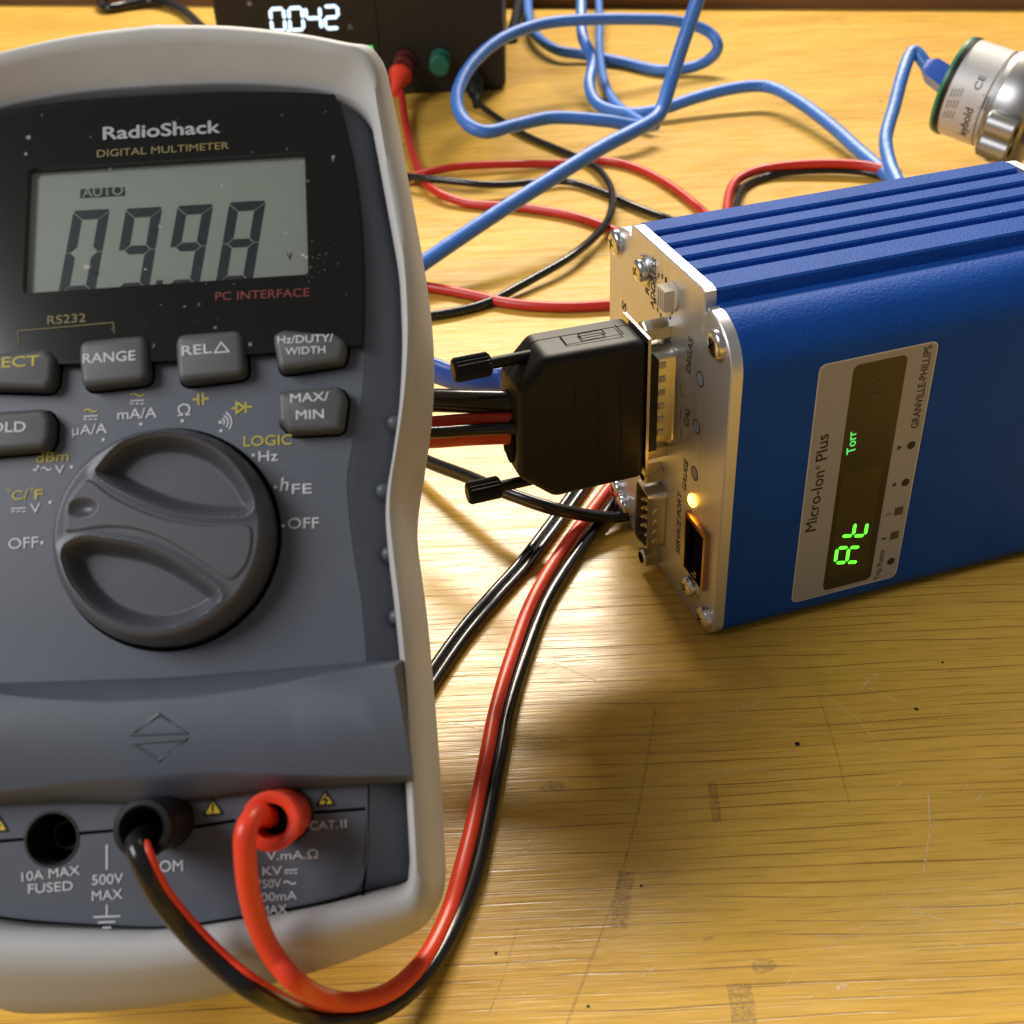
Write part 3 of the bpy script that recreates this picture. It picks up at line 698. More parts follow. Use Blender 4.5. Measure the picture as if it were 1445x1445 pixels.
for x0_, x1_, nm in ((0, 2.5, 'end_plate'), (BL-2.5, BL, 'end_plate')):
    mb = MB(); Pi = inset(P, .25)
    mb.loft([[(x0_ if x0_ == 0 else x1_, y, z) for y, z in Pi], [(x0_+.25 if x0_ == 0 else x1_-.25, y, z) for y, z in P], [(x1_ if x0_ == 0 else x0_, y, z) for y, z in P]])
    pl = mb.build(nm, 'alu', gauge, smooth=25)
    if x0_ == 0: plate = pl
def XF(x): return lambda p: (x, p[0], p[1])          # (u, z) on the plate
def screw(u, z, r=2.7, washer=False, rot=.4):
    b = MB(); x = 0
    if washer:
        b.lathe((0, u, z), (-1, 0, 0), [(0, r+.7), (.5, r+.7), (.7, r+.5)]); x = .7
    b.lathe((-x, u, z), (-1, 0, 0), [(0, r), (.9, r), (1.3, r*.93), (1.65, r*.75), (1.82, r*.45), (1.86, .01)], seg=28)
    o = b.build('screw', 'steel', gauge, smooth=35)
    s_ = MB()
    for k in (0, 1):
        a = rot+k*math.pi/2; d = np.array([math.cos(a), math.sin(a)])*r*.42; n__ = np.array([-d[1], d[0]])*.16
        q = [np.array([u, z])+d+n__, np.array([u, z])-d+n__, np.array([u, z])-d-n__, np.array([u, z])+d-n__]
        s_.loft([[(-x-xx-.01*k, p[0], p[1]) for p in q] for xx in (1.2, 1.88)])
    s_.build('cross_recess', 'gap', o, smooth=0)
for (x, y), wsh, rot in [((864, 343), 0, .3), ((1005, 487), 0, .8), ((866, 694), 0, .2), ((988, 873), 0, .9), ((902, 382), 1, .5), ((971, 827), 1, .2), ((877, 713), 1, .7)]:
    u, z = FP(x, y, 1.5); screw(u, z, 2.5 if wsh else 2.9, wsh, rot)
# indicator holes and the lit one
for x, y in ((988, 535), (983, 602), (980, 668)):
    u, z = FP(x, y); b = MB(); b.lathe((-.02, u, z), (-1, 0, 0), [(0, 1.65), (.05, 1.65), (.06, 1.45)], 0, 24, True, False); b.lathe((-.02, u, z), (-1, 0, 0), [(0, 1.42), (.05, 1.42)], 1, 24)
    b.build('indicator_led', ['gap', 'lens'], gauge, smooth=30)
u, z = FP(977, 706); b = MB(); b.lathe((-.02, u, z), (-1, 0, 0), [(0, 1.5), (.3, 1.45), (.6, 1.0), (.75, .01)], 0, 24); o = b.build('indicator_led', 'amber_e', gauge); o['label'] = 'lit amber indicator led'
# D-sub shells
def dsub(u0, u1, z0, z1, x, inn=.6, r=1.8):
    P = fillet([(u0, z0+.9), (u1, z0), (u1, z1), (u0, z1-.9)], r, 5); Pi = inset(P, inn)
    b = MB(); b.loft([[XF(xx)(p) for p in pp] for pp, xx in ((inset(P, -.5), -.05), (inset(P, -.4), -.6), (P, -1.0), (P, x), (Pi, x), (Pi, -1.2))], cap0=False, cap1=False)
    return b, Pi
uc9 = 25.2
def hexnut(u, z, L_, r=2.9, tapped=True):
    b = MB(); P = [(u+r*math.cos(R(30+60*k)), z+r*math.sin(R(30+60*k))) for k in range(6)]
    b.loft([[XF(x)(p) for p in (P if x < -.0 and x > -L_ else inset(P, .35))] for x in (-.03, -.3, -L_+.4, -L_)])
    if tapped: b.lathe((-L_, u, z), (-1, 0, 0), [(0, 1.5), (.03, 1.5)], 1, 18)
    return b.build('hex_standoff', ['brass', 'gap'], gauge, smooth=25)
b, Pi = dsub(26.4, 33.8, 7.6, 24.6, -4.4, .45, 1.5); b.build('serial_port', 'brass', gauge, smooth=45)
sp_ = bpy.data.objects['serial_port']
b = MB(); b.poly(Pi, XF(-1.25)); b.build('port_insulator', 'black', sp_, smooth=0)
for cu_, n5 in ((28.8, 5), (31.2, 4)):
    for k in range(n5):
        b = MB(); b.lathe((-1.2, cu_, 16.1-(n5-1)*1.25+k*2.5), (-1, 0, 0), [(0, .5), (2.4, .5), (2.9, .2)], 0, 12); b.build('pin', 'gold', sp_)
b = MB()
for zz in (10.5, 13.2, 16, 19):
    b.lathe((-2.4, 26.42, zz), (0, -1, 0), [(0, .8), (.15, .65), (.22, .3), (.23, .01)], 0, 12)
b.build('dimple', 'brass', sp_)
hexnut(30.3, 27.4, 4.4, 2.5); hexnut(29.8, 3.9, 4.4, 2.5)
b, Pi = dsub(24.6, 34.0, 37.2, 61.6, -6.4); b.build('data_port', 'brass', gauge, smooth=45)
dp = bpy.data.objects['data_port']
b = MB()
for k in range(6): b.box(-3.6, 24.3, 41.0+k*3.3, -2.2, 24.58, 42.3+k*3.3)
b.build('dimple', 'brass', dp, smooth=0)
hexnut(29.2, 64.2, 5.8, 2.5, tapped=False); hexnut(29.2, 34.6, 5.8, 2.5, tapped=False)
# rotary address switch
u, z = FP(936, 421, 2); b = MB(); b.lathe((-.02, u, z), (-1, 0, 0), [(0, 3.1), (.4, 3.1), (.5, 2.9)], 0, 24); b.box(-2.4, u-2.0, z-2.3, -.5, u+2.0, z+2.3)
for k in range(4): b.box(-2.7, u-1.8+k*1.0, z-2.2, -2.3, u-1.25+k*1.0, z+2.2)
sw = b.build('address_switch', 'ivory', gauge, smooth=20)
# service port: copper edged socket
q = [FP(*p) for p in ((965, 728), (1000, 765), (998, 837), (962, 793))]
u0, u1 = 4.2, 14.2; z0, z1 = 11.8, 27.0
b = MB(); Po = [(u0, z0), (u1, z0), (u1, z1), (u0, z1)]; Pi = [(u0+.9, z0+.4), (u1-.5, z0+.4), (u1-.5, z1-1.1), (u0+.9, z1-1.1)]
b.loft([[XF(x)(p) for p in pp] for pp, x in ((Po, -.02), (Po, -1.1), (Pi, -1.1), (Pi, -.1))], cap0=False, cap1=False); b.poly(Pi, XF(-.12), 1)
for k in range(5): b.box(-.9, u1-2.4, z0+2.2+k*2.2, -.1, u1-1.4, z0+3.4+k*2.2, 1)
for k in range(2): b.box(-1.0, u0+3.5, z0+.95+k*1.0, -.2, u0+4.6, z0+1.5+k*1.0, 0)
b.build('service_socket', ['copper', 'gap'], gauge, smooth=0)
# lettering on the plate
mb = MB(); xf = lambda p: (-.05, -p[0], p[1])
def FN(x, y): a = FP(x, y); return np.array([-a[0], a[1]])
for t, a, bb, cp in [('DEGAS', (974, 528), (978, 480), 1.9), ('CAL', (971, 604), (974, 578), 1.9), ('GAUGE', (968, 694), (971, 652), 1.9), ('SERVICE PORT', (959, 784), (962, 698), 1.9),
                     ('RS485', (916, 417), (918, 371), 1.9), ('ADDRESS', (923, 437), (926, 367), 1.9), ('S', (883, 442), (884, 430), 2.2)]:
    text(mb, t, FN(*a), FN(*bb), cp, xf, 0, .012)
for k in range(16):
    a = R(100-k*22.5); c_ = np.array([u0, z0]); cu_, cz_ = FN(936, 421)
    rr = 4.6; text(mb, '0123456789ABCDEF'[k], (cu_+math.cos(a)*rr-.4, cz_+math.sin(a)*rr-.5), (cu_+math.cos(a)*rr+.4, cz_+math.sin(a)*rr-.5), 1.15, xf, 0, .006)
for y0_ in (545, 577, 604): mb.stroke([FN(961, y0_), FN(960.5, y0_+14)], .22, xf)
for x_ in (949.5, 954): mb.stroke([FN(x_+1, 530), FN(x_, 615)], .18, xf)
mb.build('printed_lettering', 'ink', plate, smooth=0)
# label on the long side
def YS(y): return lambda p: (p[0], y, p[1])
lx0, lx1, lz0, lz1 = 18.9, 45.6, 5.9, 65.9
mb = MB(); mb.slab(rrect(lx0, lz0, lx1, lz1, 1.8), 0, .12, fn=lambda p, z: (p[0], -z-.02, p[1])); label = mb.build('side_label', 'label', gauge, smooth=0)
mb = MB(); mb.stroke(rrect(lx0+.15, lz0+.15, lx1-.15, lz1-.15, 1.7), .22, YS(-.16), closed=True); mb.build('label_border', 'silverl', label, smooth=0)
wq = rrect(26.6, 7.2, 38.8, 64.2, 1.6); mb = MB(); mb.poly(wq, YS(-.17)); mb.build('tinted_window', 'tint', label, smooth=0)
iq = rrect(27.6, 10.5, 37.2, 38.5, .6); mb = MB(); mb.poly(iq, YS(-.20)); mb.build('display_area', 'tint2', label, smooth=0)
def zz(X, Y): return SP(1060+X/3.075, 450+Y/3.075)
mb = MB(); y9 = YS(-.23)
def digit_s(ch, a, b, c):   # a lower-left (start, baseline), b lower-right, c upper-left
    A_, B_, C_ = zz(*a), zz(*b), zz(*c); seven(mb, ch, A_, B_-A_, C_-A_, .85, y9, gap=.28)
digit_s('A', (462, 1052), (472, 988), (362, 1056)); digit_s('t', (492, 938), (502, 880), (388, 940))
mb.build('led_digits', 'green_e', label, smooth=0)
mb = MB(); text(mb, 'Torr', zz(448, 577), zz(454, 482), 2.0, y9, 0, .018); mb.build('lit_legend', 'torr_e', label, smooth=0)
mb = MB(); text(mb, 'mbar', zz(596, 548), zz(604, 440), 2.0, y9, 0, .01); text(mb, 'Pa', zz(554, 322), zz(557, 264), 2.0, y9, 0, .01); mb.build('unlit_legend', 'dim', label, smooth=0)
mb = MB(); y8 = YS(-.17)
text(mb, 'Micro-Ion', zz(278, 915), zz(318, 655), 2.6, y8, 0, .006); text(mb, '®', zz(296, 650), zz(298, 632), 1.0, y8); text(mb, 'Plus', zz(327, 606), zz(334, 495), 2.6, y8, 0, .006)
text(mb, 'GRANVILLE-PHILLIPS', zz(722, 468), zz(784, 112), 1.75, y8, 0, .004); text(mb, 'Trip Points', zz(554, 1126), zz(578, 1000), 1.35, y8, 0, .004)
text(mb, '1', zz(583, 953), zz(584, 945), 1.1, y8); text(mb, '2', zz(602, 850), zz(604, 838), 1.1, y8)
for X_, Y_0 in ((605, 1050), (668, 708), (693, 546)): mb.disc(zz(X_, Y_0), .98, y8, 0, 20)
c = zz(617, 718); mb.poly([c+np.array(q) for q in ((-.6, 0), (.5, -.6), (.5, .6))], y8)
c = zz(642, 557); mb.poly([c+np.array(q) for q in ((.6, 0), (-.5, .6), (-.5, -.6))], y8)
mb.build('label_lettering', 'ink', label, smooth=0)
mb = MB()
for X_, Y_0 in ((620, 937), (638, 832)): c = zz(X_, Y_0); mb.poly([c+np.array(q) for q in ((-1.05, -1.05), (1.05, -1.05), (1.05, 1.05), (-1.05, 1.05))], y8)
mb.build('trip_point_lamp', 'dim', label, smooth=0)

# ================================================================== D-SUB HOOD plugged into the plate
hood = empty('cable_connector', 'black plastic cable connector with two thumbscrews plugged into the aluminium end plate', 'connector', mw=frame(BO+.9*EL+3*EU-2.3*EZ, EL, EU, EZ))
HO = [(-8.2, 34.6), (-8.2, 68.2), (-30.2, 68.6), (-36.4, 62.2), (-36.9, 41.3), (-29.2, 34.4)]
def YN(p, y): return (p[0], y, p[1])
mb = MB(); P = fillet(HO, [2.2, 2.2, 3.2, 2.6, 2.6, 3.2], 5)
rg = [(inset(P, 1.6), 19.0), (inset(P, 1.1), 19.15), (inset(P, .5), 19.6), (inset(P, .12), 20.3), (P, 21.2), (P, 27.2), (inset(P, .25), 27.4)]
mb.loft([[YN(p, y) for p in q] for q, y in rg])
P2 = inset(P, .12)
mb.loft([[YN(p, y) for p in q] for q, y in ((inset(P, .3), 27.55), (P2, 27.75), (P2, 30.8), (inset(P, .8), 31.7), (inset(P, 1.6), 32.0))])
mb.box(-8.2, 19.4, 41.0, -5.6, 31.5, 63.0)
for xx in (-24.2, -19.2, -14.2): mb.slab([(xx, 40), (xx+.5, 40), (xx+.5, 62), (xx, 62)], 0, .08, fn=lambda p, z: (p[0], 18.99-z, p[1]))
shell = mb.build('hood_shell', 'black', hood, smooth=32)
mb = MB()   # snap latch on the top edge
mb.stroke([(-24.5, 27.3), (-24.5, 23.0), (-12.2, 23.0), (-12.2, 27.3)], .25, lambda p: (p[0], p[1], 68.72), 0)
mb.stroke([(-20.8, 24.3), (-15.6, 24.3), (-15.6, 26.4), (-20.8, 26.4)], .3, lambda p: (p[0], p[1], 68.74), 0, True)
mb.build('latch', 'gap', shell, smooth=0)
mb = MB(); mb.box(-8.15, 19.3, 34.7, -7.5, 32.6, 68.4); mb.build('metal_flange', 'brass', hood, smooth=0)
mb = MB(); c = np.array([26.0, 48.3]); E_ = [(c[0]+4.3*math.cos(t), c[1]+6.4*math.sin(t)) for t in [k*2*math.pi/28 for k in range(28)]]
mb.loft([[(x, p[0], p[1]) for p in q] for q, x in ((E_, -36.2), (E_, -37.1), (inset(E_, .5), -37.15))]); mb.build('cable_opening', 'gap', shell, smooth=40)
def thumb(z_, x0_, x1_, xk, ck=26.0):
    b = MB(); b.lathe((x0_, ck, z_), (-1, 0, 0), [(0, 1.25), (x0_-x1_, 1.25)], 0, 18)
    n = 20; rg = []
    for x, k in ((x1_+.1, .75), (x1_-.5, 1), (xk+.6, 1), (xk, .8)):
        rg.append([(x, ck+k*(2.55 if j % 2 else 2.25)*math.cos(2*math.pi*j/(2*n)), z_+k*(2.55 if j % 2 else 2.25)*math.sin(2*math.pi*j/(2*n))) for j in range(2*n)])
    b.loft(rg); return b.build('thumbscrew', 'black', hood, smooth=25)
thumb(66.2, -28, -40.0, -47.8); thumb(35.9, -27, -39.4, -46.9)

# ================================================================== CABLES on the bench
def cable(name, label, cat, pts, r, m, group=None, seg=16, sub=8):
    P = [T(x, y, z) for x, y, z in pts]; o0 = P[0]
    b = MB(); b.tube(P, r, 0, seg, sub); o = b.build(name, m, None, smooth=60); return tag(o, label, cat, group)

# blue network cable: far strands that loop up in the air
cable('network_cable', 'nearest blue network cable, slanting up from the multimeter to a sharp bend', 'cable',
      [(560, 400, 6), (602, 368, 10), (700, 302, 18), (790, 245, 24), (850, 208, 28), (900, 182, 30), (926, 166, 31), (936, 148, 34), (948, 110, 42), (964, 60, 54), (986, -5, 70), (1000, -50, 80)], 2.85, 'bluew')
cable('network_cable', 'blue network cable making the big round loop in front of the power supply', 'cable',
      [(744, -30, 8), (746, 20, 8), (755, 48, 7), (785, 70, 6), (830, 78, 4), (880, 88, 3), (930, 99, 3), (975, 95, 4), (1003, 82, 8), (1013, 64, 14), (998, 44, 20), (955, 30, 26), (890, 27, 30), (820, 28, 33), (760, 35, 34), (706, 56, 33), (665, 92, 30), (645, 135, 26), (655, 170, 22), (685, 186, 19), (730, 176, 18), (780, 166, 17), (850, 170, 14), (900, 178, 10), (925, 176, 8)], 2.85, 'bluew')
cable('network_cable', 'wavy blue network cable dropping from above, then running right behind the module', 'cable',
      [(818, -40, 40), (820, 0, 34), (822, 50, 24), (836, 85, 16), (832, 122, 9), (845, 148, 4), (885, 160, 3), (930, 155, 5), (985, 137, 8), (1040, 124, 10), (1085, 123, 10), (1125, 142, 9), (1170, 175, 7), (1215, 215, 5), (1260, 255, 3), (1300, 300, 3)], 2.85, 'bluew')
cable('network_cable', 'short straight blue network cable strand just behind the wavy one', 'cable',
      [(842, -35, 14), (846, 20, 10), (846, 70, 6), (852, 112, 4), (868, 145, 3), (905, 172, 4), (922, 174, 5)], 2.3, 'bluew')
# thin black and red wires of the power supply
cable('black_wire', 'black wire making a wide loop from the power supply back to the multimeter', 'wire',
      [(668, 118, 6), (668, 138, 4), (690, 158, 2), (740, 190, 1.8), (800, 216, 1.8), (840, 236, 2.5), (862, 266, 3.5), (862, 300, 4), (845, 328, 4), (805, 362, 4.5), (740, 400, 3), (680, 430, 1.8), (610, 445, 1.8), (560, 448, 1.8)], 1.55, 'blackw')
cable('black_wire', 'black wire lying flat between the multimeter and the far corner of the blue module', 'wire',
      [(540, 244, 2), (575, 249, 5), (640, 256, 6), (700, 261, 5), (770, 256, 3), (810, 258, 2), (860, 275, 2), (900, 293, 2), (960, 315, 2)], 1.5, 'blackw')
cable('red_wire', 'red wire leaving the back of the multimeter and curving behind the blue module', 'wire',
      [(548, 262, 2), (590, 247, 3), (640, 236, 3.5), (700, 232, 3), (780, 231, 2), (850, 227, 2), (895, 236, 2), (940, 258, 2), (985, 292, 2), (1010, 320, 2)], 1.7, 'redt')
cable('red_wire', 'red wire passing behind the connector from the multimeter to the end plate edge', 'wire',
      [(560, 398, 2), (605, 405, 2), (660, 415, 2), (720, 428, 2), (790, 433, 2), (860, 430, 2), (900, 425, 2)], 1.75, 'redt')
cable('red_wire', 'red wire arching over the bench behind the top of the blue module', 'wire',
      [(1024, 310, 2), (1030, 270, 2), (1046, 250, 3), (1085, 237, 4), (1150, 231, 5), (1215, 233, 5), (1270, 245, 4)], 1.9, 'redt')
cable('black_wire', 'black wire arching under the red one behind the top of the blue module', 'wire',
      [(1036, 312, 1.6), (1044, 274, 1.6), (1060, 257, 1.6), (1100, 245, 1.8), (1160, 240, 2), (1220, 243, 2), (1270, 254, 2)], 1.5, 'blackw')
# red supply lead with its plug
t = empty('banana_lead', 'red wire with a red banana plug pushed into the black power supply', 'test lead', T(563, 150))
o_ = T(563, 150)
b = MB(); b.tube([T(x, y, z)-o_ for x, y, z in [(566, 130, 9), (570, 160, 5), (578, 200, 2.5), (592, 243, 2), (612, 268, 3.4), (660, 287, 2), (730, 292, 2), (800, 303, 2), (850, 318, 2), (900, 340, 2)]], 1.75, 0, 16); b.build('lead_wire', 'redt', t, smooth=60)
pq = T(563, 112, 13)-o_; tip = T(569, 92, 17)-o_
ax = tip-pq; ax /= np.linalg.norm(ax)
b = MB(); b.lathe(pq-ax*6, ax, [(-6, 1.9), (-2, 2.6), (3, 3.7), (6, 4.6), (8.6, 5.8), (10.2, 6.0), (11.0, 5.4), (11.2, 3.0)], 0, 28); b.build('banana_plug', 'orange', t, smooth=50)
# wires going into the hood (behind the multimeter)
def LB(l, u, z): return BO+(l+.9)*EL+(u+3)*EU+np.array([0, 0, z-2.3])
def hood_cable(name, label, cat, pts, r, m, flat=1.):
    b = MB(); b.tube(pts, r, 0, 18, 8, flat=flat); return tag(b.build(name, m, smooth=60), label, cat)
hood_cable('black_cable', 'thick shiny black sleeved cable entering the black connector above the red one', 'cable',
           [T(540, 564, 50), T(615, 565, 52), T(660, 566, 53), T(700, 567, 53.5), T(735, 568, 53.5), T(765, 569, 53.5)], lambda q: 2.55, 'blackw')
hood_cable('red_cable', 'red flattened cable behind the thin black one at the connector', 'cable',
           [T(540, 613, 45), T(612, 610, 46), T(650, 607, 47), T(690, 605, 48), T(725, 604, 48.5), T(760, 604, 48.5)], lambda q: 1.7, 'redw', 2.3)
b = MB()
for dz in (-1.25, 1.25): b.tube([T(540, 611, 47+dz), T(615, 610, 48+dz), T(660, 607, 48.5+dz), T(705, 605, 48.5+dz), T(735, 604, 48.5+dz), T(765, 604, 48.5+dz)], 1.3, 0, 14)
tag(b.build('black_cable', 'blackw', smooth=60), 'thin twin black cable entering the connector in front of the flat red one', 'cable')
b = MB(); b.tube([T(560, 508, 36), T(610, 522, 37), T(640, 532, 37), T(675, 536, 38), T(708, 536, 39), T(716, 536, 40)], lambda q: 2.0-.5*q, 0, 16, flat=1.9)
tag(b.build('blue_tape', 'tape', smooth=60), 'blue tape wrapped wire end behind the upper thumbscrew', 'tape')
def twin(name, label, cat, pts, r, mats, gap=None, up=(0, 0, 1), parts=('red_conductor', 'black_conductor')):
    t = empty(name, label, cat, pts[0]); o0 = np.array(pts[0]); C = spline([np.array(p, float) for p in pts], 6)
    for sgn, m, nm in ((1, mats[0], parts[0]), (-1, mats[1], parts[1])):
        Q = []
        for i, p in enumerate(C):
            d = C[min(i+1, len(C)-1)]-C[max(i-1, 0)]; s_ = np.cross(d, up); s_ /= np.linalg.norm(s_)+1e-9; Q.append(p-o0-sgn*s_*(r*.97))
        b = MB(); b.tube(Q, r, 0, 16, 2); b.build(nm, m, t, smooth=60)
    return t
twin('speaker_wire', 'flat black twin wire lying on the bench from the multimeter towards the connector', 'wire',
     [T(560, 1035, 1.4), T(612, 953, 1.4), T(652, 896, 1.4), T(694, 846, 1.4), T(738, 797, 1.4), T(780, 742, 1.4), T(816, 692, 1.4), T(850, 645, 1.4)], 1.2, ('blackw', 'blackw'), parts=('conductor', 'conductor'))
b = MB()
for k in (0, 1): b.tube([T(560, 632-5*k, 2+2*k), T(605, 655-6*k, 5+2*k), T(660, 676-6*k, 8+2*k), T(720, 700-5*k, 10+2*k), T(780, 720-5*k, 9+2*k), T(835, 730-4*k, 5+1.6*k), T(872, 731-3*k, 2.6+1.5*k), LB(2, 45.5, 4.3+1.5*k), LB(11, 43, 4.3+1.5*k)], 1.25, 0, 14)
tag(b.build('black_wire', 'blackw', smooth=60), 'doubled black wire passing under the lower thumbscrew to the bottom corner of the end plate', 'wire')

# ================================================================== TEST LEAD: red and black zip cord with two banana plugs
lead = empty('test_lead', 'red and black twin lead with banana plugs in the front sockets of the multimeter', 'test lead', tuple(T(640, 1280)))
LO = T(640, 1280)
def lw(*p): return T(*p)-LO
def mw_(x, y, h): return MW(x, y, h)-LO
n0 = N
# plugs
def plug(px, py, m, r, L_, rin, name):
    c = MW(px, py, 0)-LO; b = MB()
    b.lathe(c, N, [(.4, r*.93), (L_*.45, r*.97), (L_*.8, r), (L_-.5, r*1.03), (L_, r*.98), (L_+.1, r*.80), (L_-.4, rin), (L_-4.5, rin*.9)], 0, 40, False, False)
    b.lathe(c, N, [(L_-4.6, rin), (L_-4.55, rin)], 1, 24)
    return b.build(name, [m, 'gap'], lead, smooth=45)
plug(238, 1158, 'black', 3.9, 12.0, 2.7, 'banana_plug')
plug(404, 1149, 'orange', 3.9, 11.0, 2.35, 'banana_plug')['label'] = 'orange red banana plug'
ra = 1.5
def pt(px, z): return lw(px[0], px[1], z)
REDP = [mw_(378, 1153, 8), mw_(362, 1150, 12.5), mw_(347, 1172, 15), mw_(346, 1210, 14), mw_(352, 1260, 11), mw_(366, 1310, 8), mw_(388, 1352, 6), mw_(420, 1388, 4.5), lw(460, 1409, 20), lw(505, 1413, 14), lw(555, 1396, 9), lw(600, 1352, 5), lw(632, 1290, 3), lw(650, 1230, 3), lw(668, 1160, 2.6), lw(684, 1080, 2.6), lw(700, 1000, 2.6), lw(722, 925, 2.6), lw(752, 845, 2.6), lw(796, 772, 2.6), lw(846, 705, 2.6), lw(880, 660, 2.6)]
BLKP = [mw_(212, 1175, 8), mw_(193, 1188, 12.5), mw_(200, 1215, 14), mw_(222, 1262, 12), mw_(262, 1312, 8.5), mw_(312, 1362, 6), mw_(362, 1400, 4), lw(420, 1428, 18), lw(480, 1439, 12), lw(545, 1423, 7), lw(603, 1372, 4), lw(645, 1300, 2), lw(672, 1228, 1.8), lw(689, 1150, 1.8), lw(704, 1075, 1.8), lw(719, 1000, 1.8), lw(742, 925, 1.8), lw(772, 848, 1.8), lw(818, 775, 1.8), lw(866, 710, 1.8), lw(900, 665, 1.8)]
b = MB(); b.tube(REDP, ra, 0, 20, 10); b.build('red_conductor', 'orange', lead, smooth=60)
b = MB(); b.tube(BLKP, ra, 0, 20, 10); blk = b.build('black_conductor', 'blackw', lead, smooth=60)
# the strip of red insulation still stuck along the black conductor
C = spline(BLKP, 8); q0, q1 = 5, 88; st = []
for i in range(q0, q1):
    d = C[i+1]-C[i-1]; d /= np.linalg.norm(d); cv = (CP-LO)-C[i]; cv /= np.linalg.norm(cv)
    s_ = np.cross(d, cv); s_ /= np.linalg.norm(s_); st.append(C[i]-s_*ra*.80+cv*ra*.45)
b = MB(); b.tube(st, .62, 0, 8, 1); b.build('red_strip', 'orange', lead, smooth=60)

# ================================================================== POWER SUPPLY at the back
PA = -.03; PE = np.array([math.cos(PA), math.sin(PA), 0]); PN = np.array([-math.sin(PA), math.cos(PA), 0]); PO = T(690, 128)
psu = empty('power_supply', 'black bench power supply with white lit 0.042 readout at the back of the bench', 'power supply', mw=frame(PO, PE, PN, EZ))
PQ = plane(PO, PE, EZ)
mb = MB(); P = rrect(-136, 0, 9, 150, 5, 5)
mb.loft([[(p[0], y, p[1]) for p in q] for q, y in ((inset(P, 1.2), -.0), (P, 1.2), (P, 150), (inset(P, 2), 151))]); body = mb.build('body', 'psu', psu, smooth=35)
mb = MB(); fy = lambda p: (p[0], -.15, p[1])
for ch, x0_, x1_ in (('0', 383, 404), ('0', 409, 430), ('4', 433, 455), ('2', 459, 480)):
    a, bq = PQ(x0_, 35), PQ(x1_, 35); a[1] = bq[1] = 34.4
    seven(mb, ch, a, np.array([bq[0]-a[0]-.8, 0]), np.array([.5, 10.4]), 1.75, fy, gap=.1)
c = PQ(406.5, 36); mb.disc((c[0], 34.0), 1.0, fy, 0, 12)
mb.build('led_digits', 'white_e', psu, smooth=0)
mb = MB(); c = PQ(489, 33); text(mb, 'A', (c[0], 33), (c[0]+3, 33), 3.2, fy, 0); mb.disc(PQ(352, 5), 1.2, fy); mb.build('printed_lettering', 'psu_pr', psu, smooth=0)
mb = MB(); c = PQ(523, 69); mb.box(c[0]-2.2, -.4, c[1]-1.6, c[0]+1.2, -.02, c[1]+1.6); mb.build('indicator_led', 'torr_e', psu, smooth=0)
mb = MB(); c = PQ(535, 60); mb.box(c[0]-.2, -.12, 4, c[0]+.2, -.02, 80); mb.build('panel_seam', 'gap', psu, smooth=0)
for (x, y), m in (((571, 86), 'postr'), ((622, 84), 'postg'), ((668, 106), 'black')):
    c = PQ(x, y); b = MB()
    b.lathe((c[0], 0, c[1]), (0, -1, 0), [(0, 5.6), (2, 5.6), (2.2, 4.6), (4, 4.6), (4.2, 5.2), (12, 5.2), (13, 4.4), (13.1, 2)], 0, 28); b.build('binding_post', m, psu, smooth=35)
c = PQ(671, 110); b = MB(); b.lathe((c[0], -13, c[1]-1), (0.05, -1, -.25), [(0, 4.0), (6, 4.0), (7, 3.0), (14, 2.2), (18, 1.7)], 0, 24)
b.v = b.v
pl = b.build('banana_plug', 'black', psu, smooth=45)
# black cable behind the multimeter, top left
cable('black_cable', 'black mains cable on the bench left of the power supply', 'cable',
      [(148, -30, 3), (142, 0, 3), (150, 12, 3), (180, 8, 3), (215, 2, 4), (240, 6, 4), (262, 18, 3), (285, 40, 3)], 3.2, 'blackw')
cable('black_cable', 'dark cable end lying against the right side of the power supply', 'cable', [(722, 52, 3), (728, 30, 4), (733, 5, 5), (740, -30, 6)], 3.6, 'blackw')

# ================================================================== CYLINDRICAL GAUGE HEAD on the right
P0 = CP+ray(1352, 122)*470
ax = np.array([.72, -.58, -.18]); ax /= np.linalg.norm(ax)
s1 = np.cross(EZ, ax); s1 /= np.linalg.norm(s1); s2 = np.cross(ax, s1)
head = empty('vacuum_gauge', 'round silver vacuum gauge with green ring held in a steel clamp', 'gauge', mw=frame(P0, ax, s1, s2))
XR = (1, 0, 0); r0 = 18.5
def hl(prof, m, nm, seg=56, c0=True, c1=True, par=None):
    b = MB(); b.lathe((0, 0, 0), XR, prof, 0, seg, c0, c1); return b.build(nm, m, par or head, smooth=35)
hl([(-2.2, r0-1.5), (-2.0, r0+.2), (-.7, r0+.3), (-.6, r0)], 'greenr', 'green_ring')
hl([(-.6, r0), (-.5, r0+.45), (1.2, r0+.45), (1.3, r0)], 'black', 'rim_gasket')
cyl = hl([(1.3, r0), (15.5, r0), (16, r0-.8), (18, r0-.8)], 'silverl', 'cylinder_body')
hl([(17, r0-2.5), (17.6, r0+1.0), (19.5, r0+1.6)], 'steel2', 'collar')
b = MB(); b.lathe((0, 0, 0), XR, [(19, r0+.4), (20, r0+3.2), (24, r0+3.8), (30, r0+3.8), (34, r0+1.8), (35, r0-2)], 0, 56); clamp = b.build('clamp_ring', 'steel2', head, smooth=35)
def ring_pt(x, a, r): return np.array([x, r*math.cos(a), r*math.sin(a)])
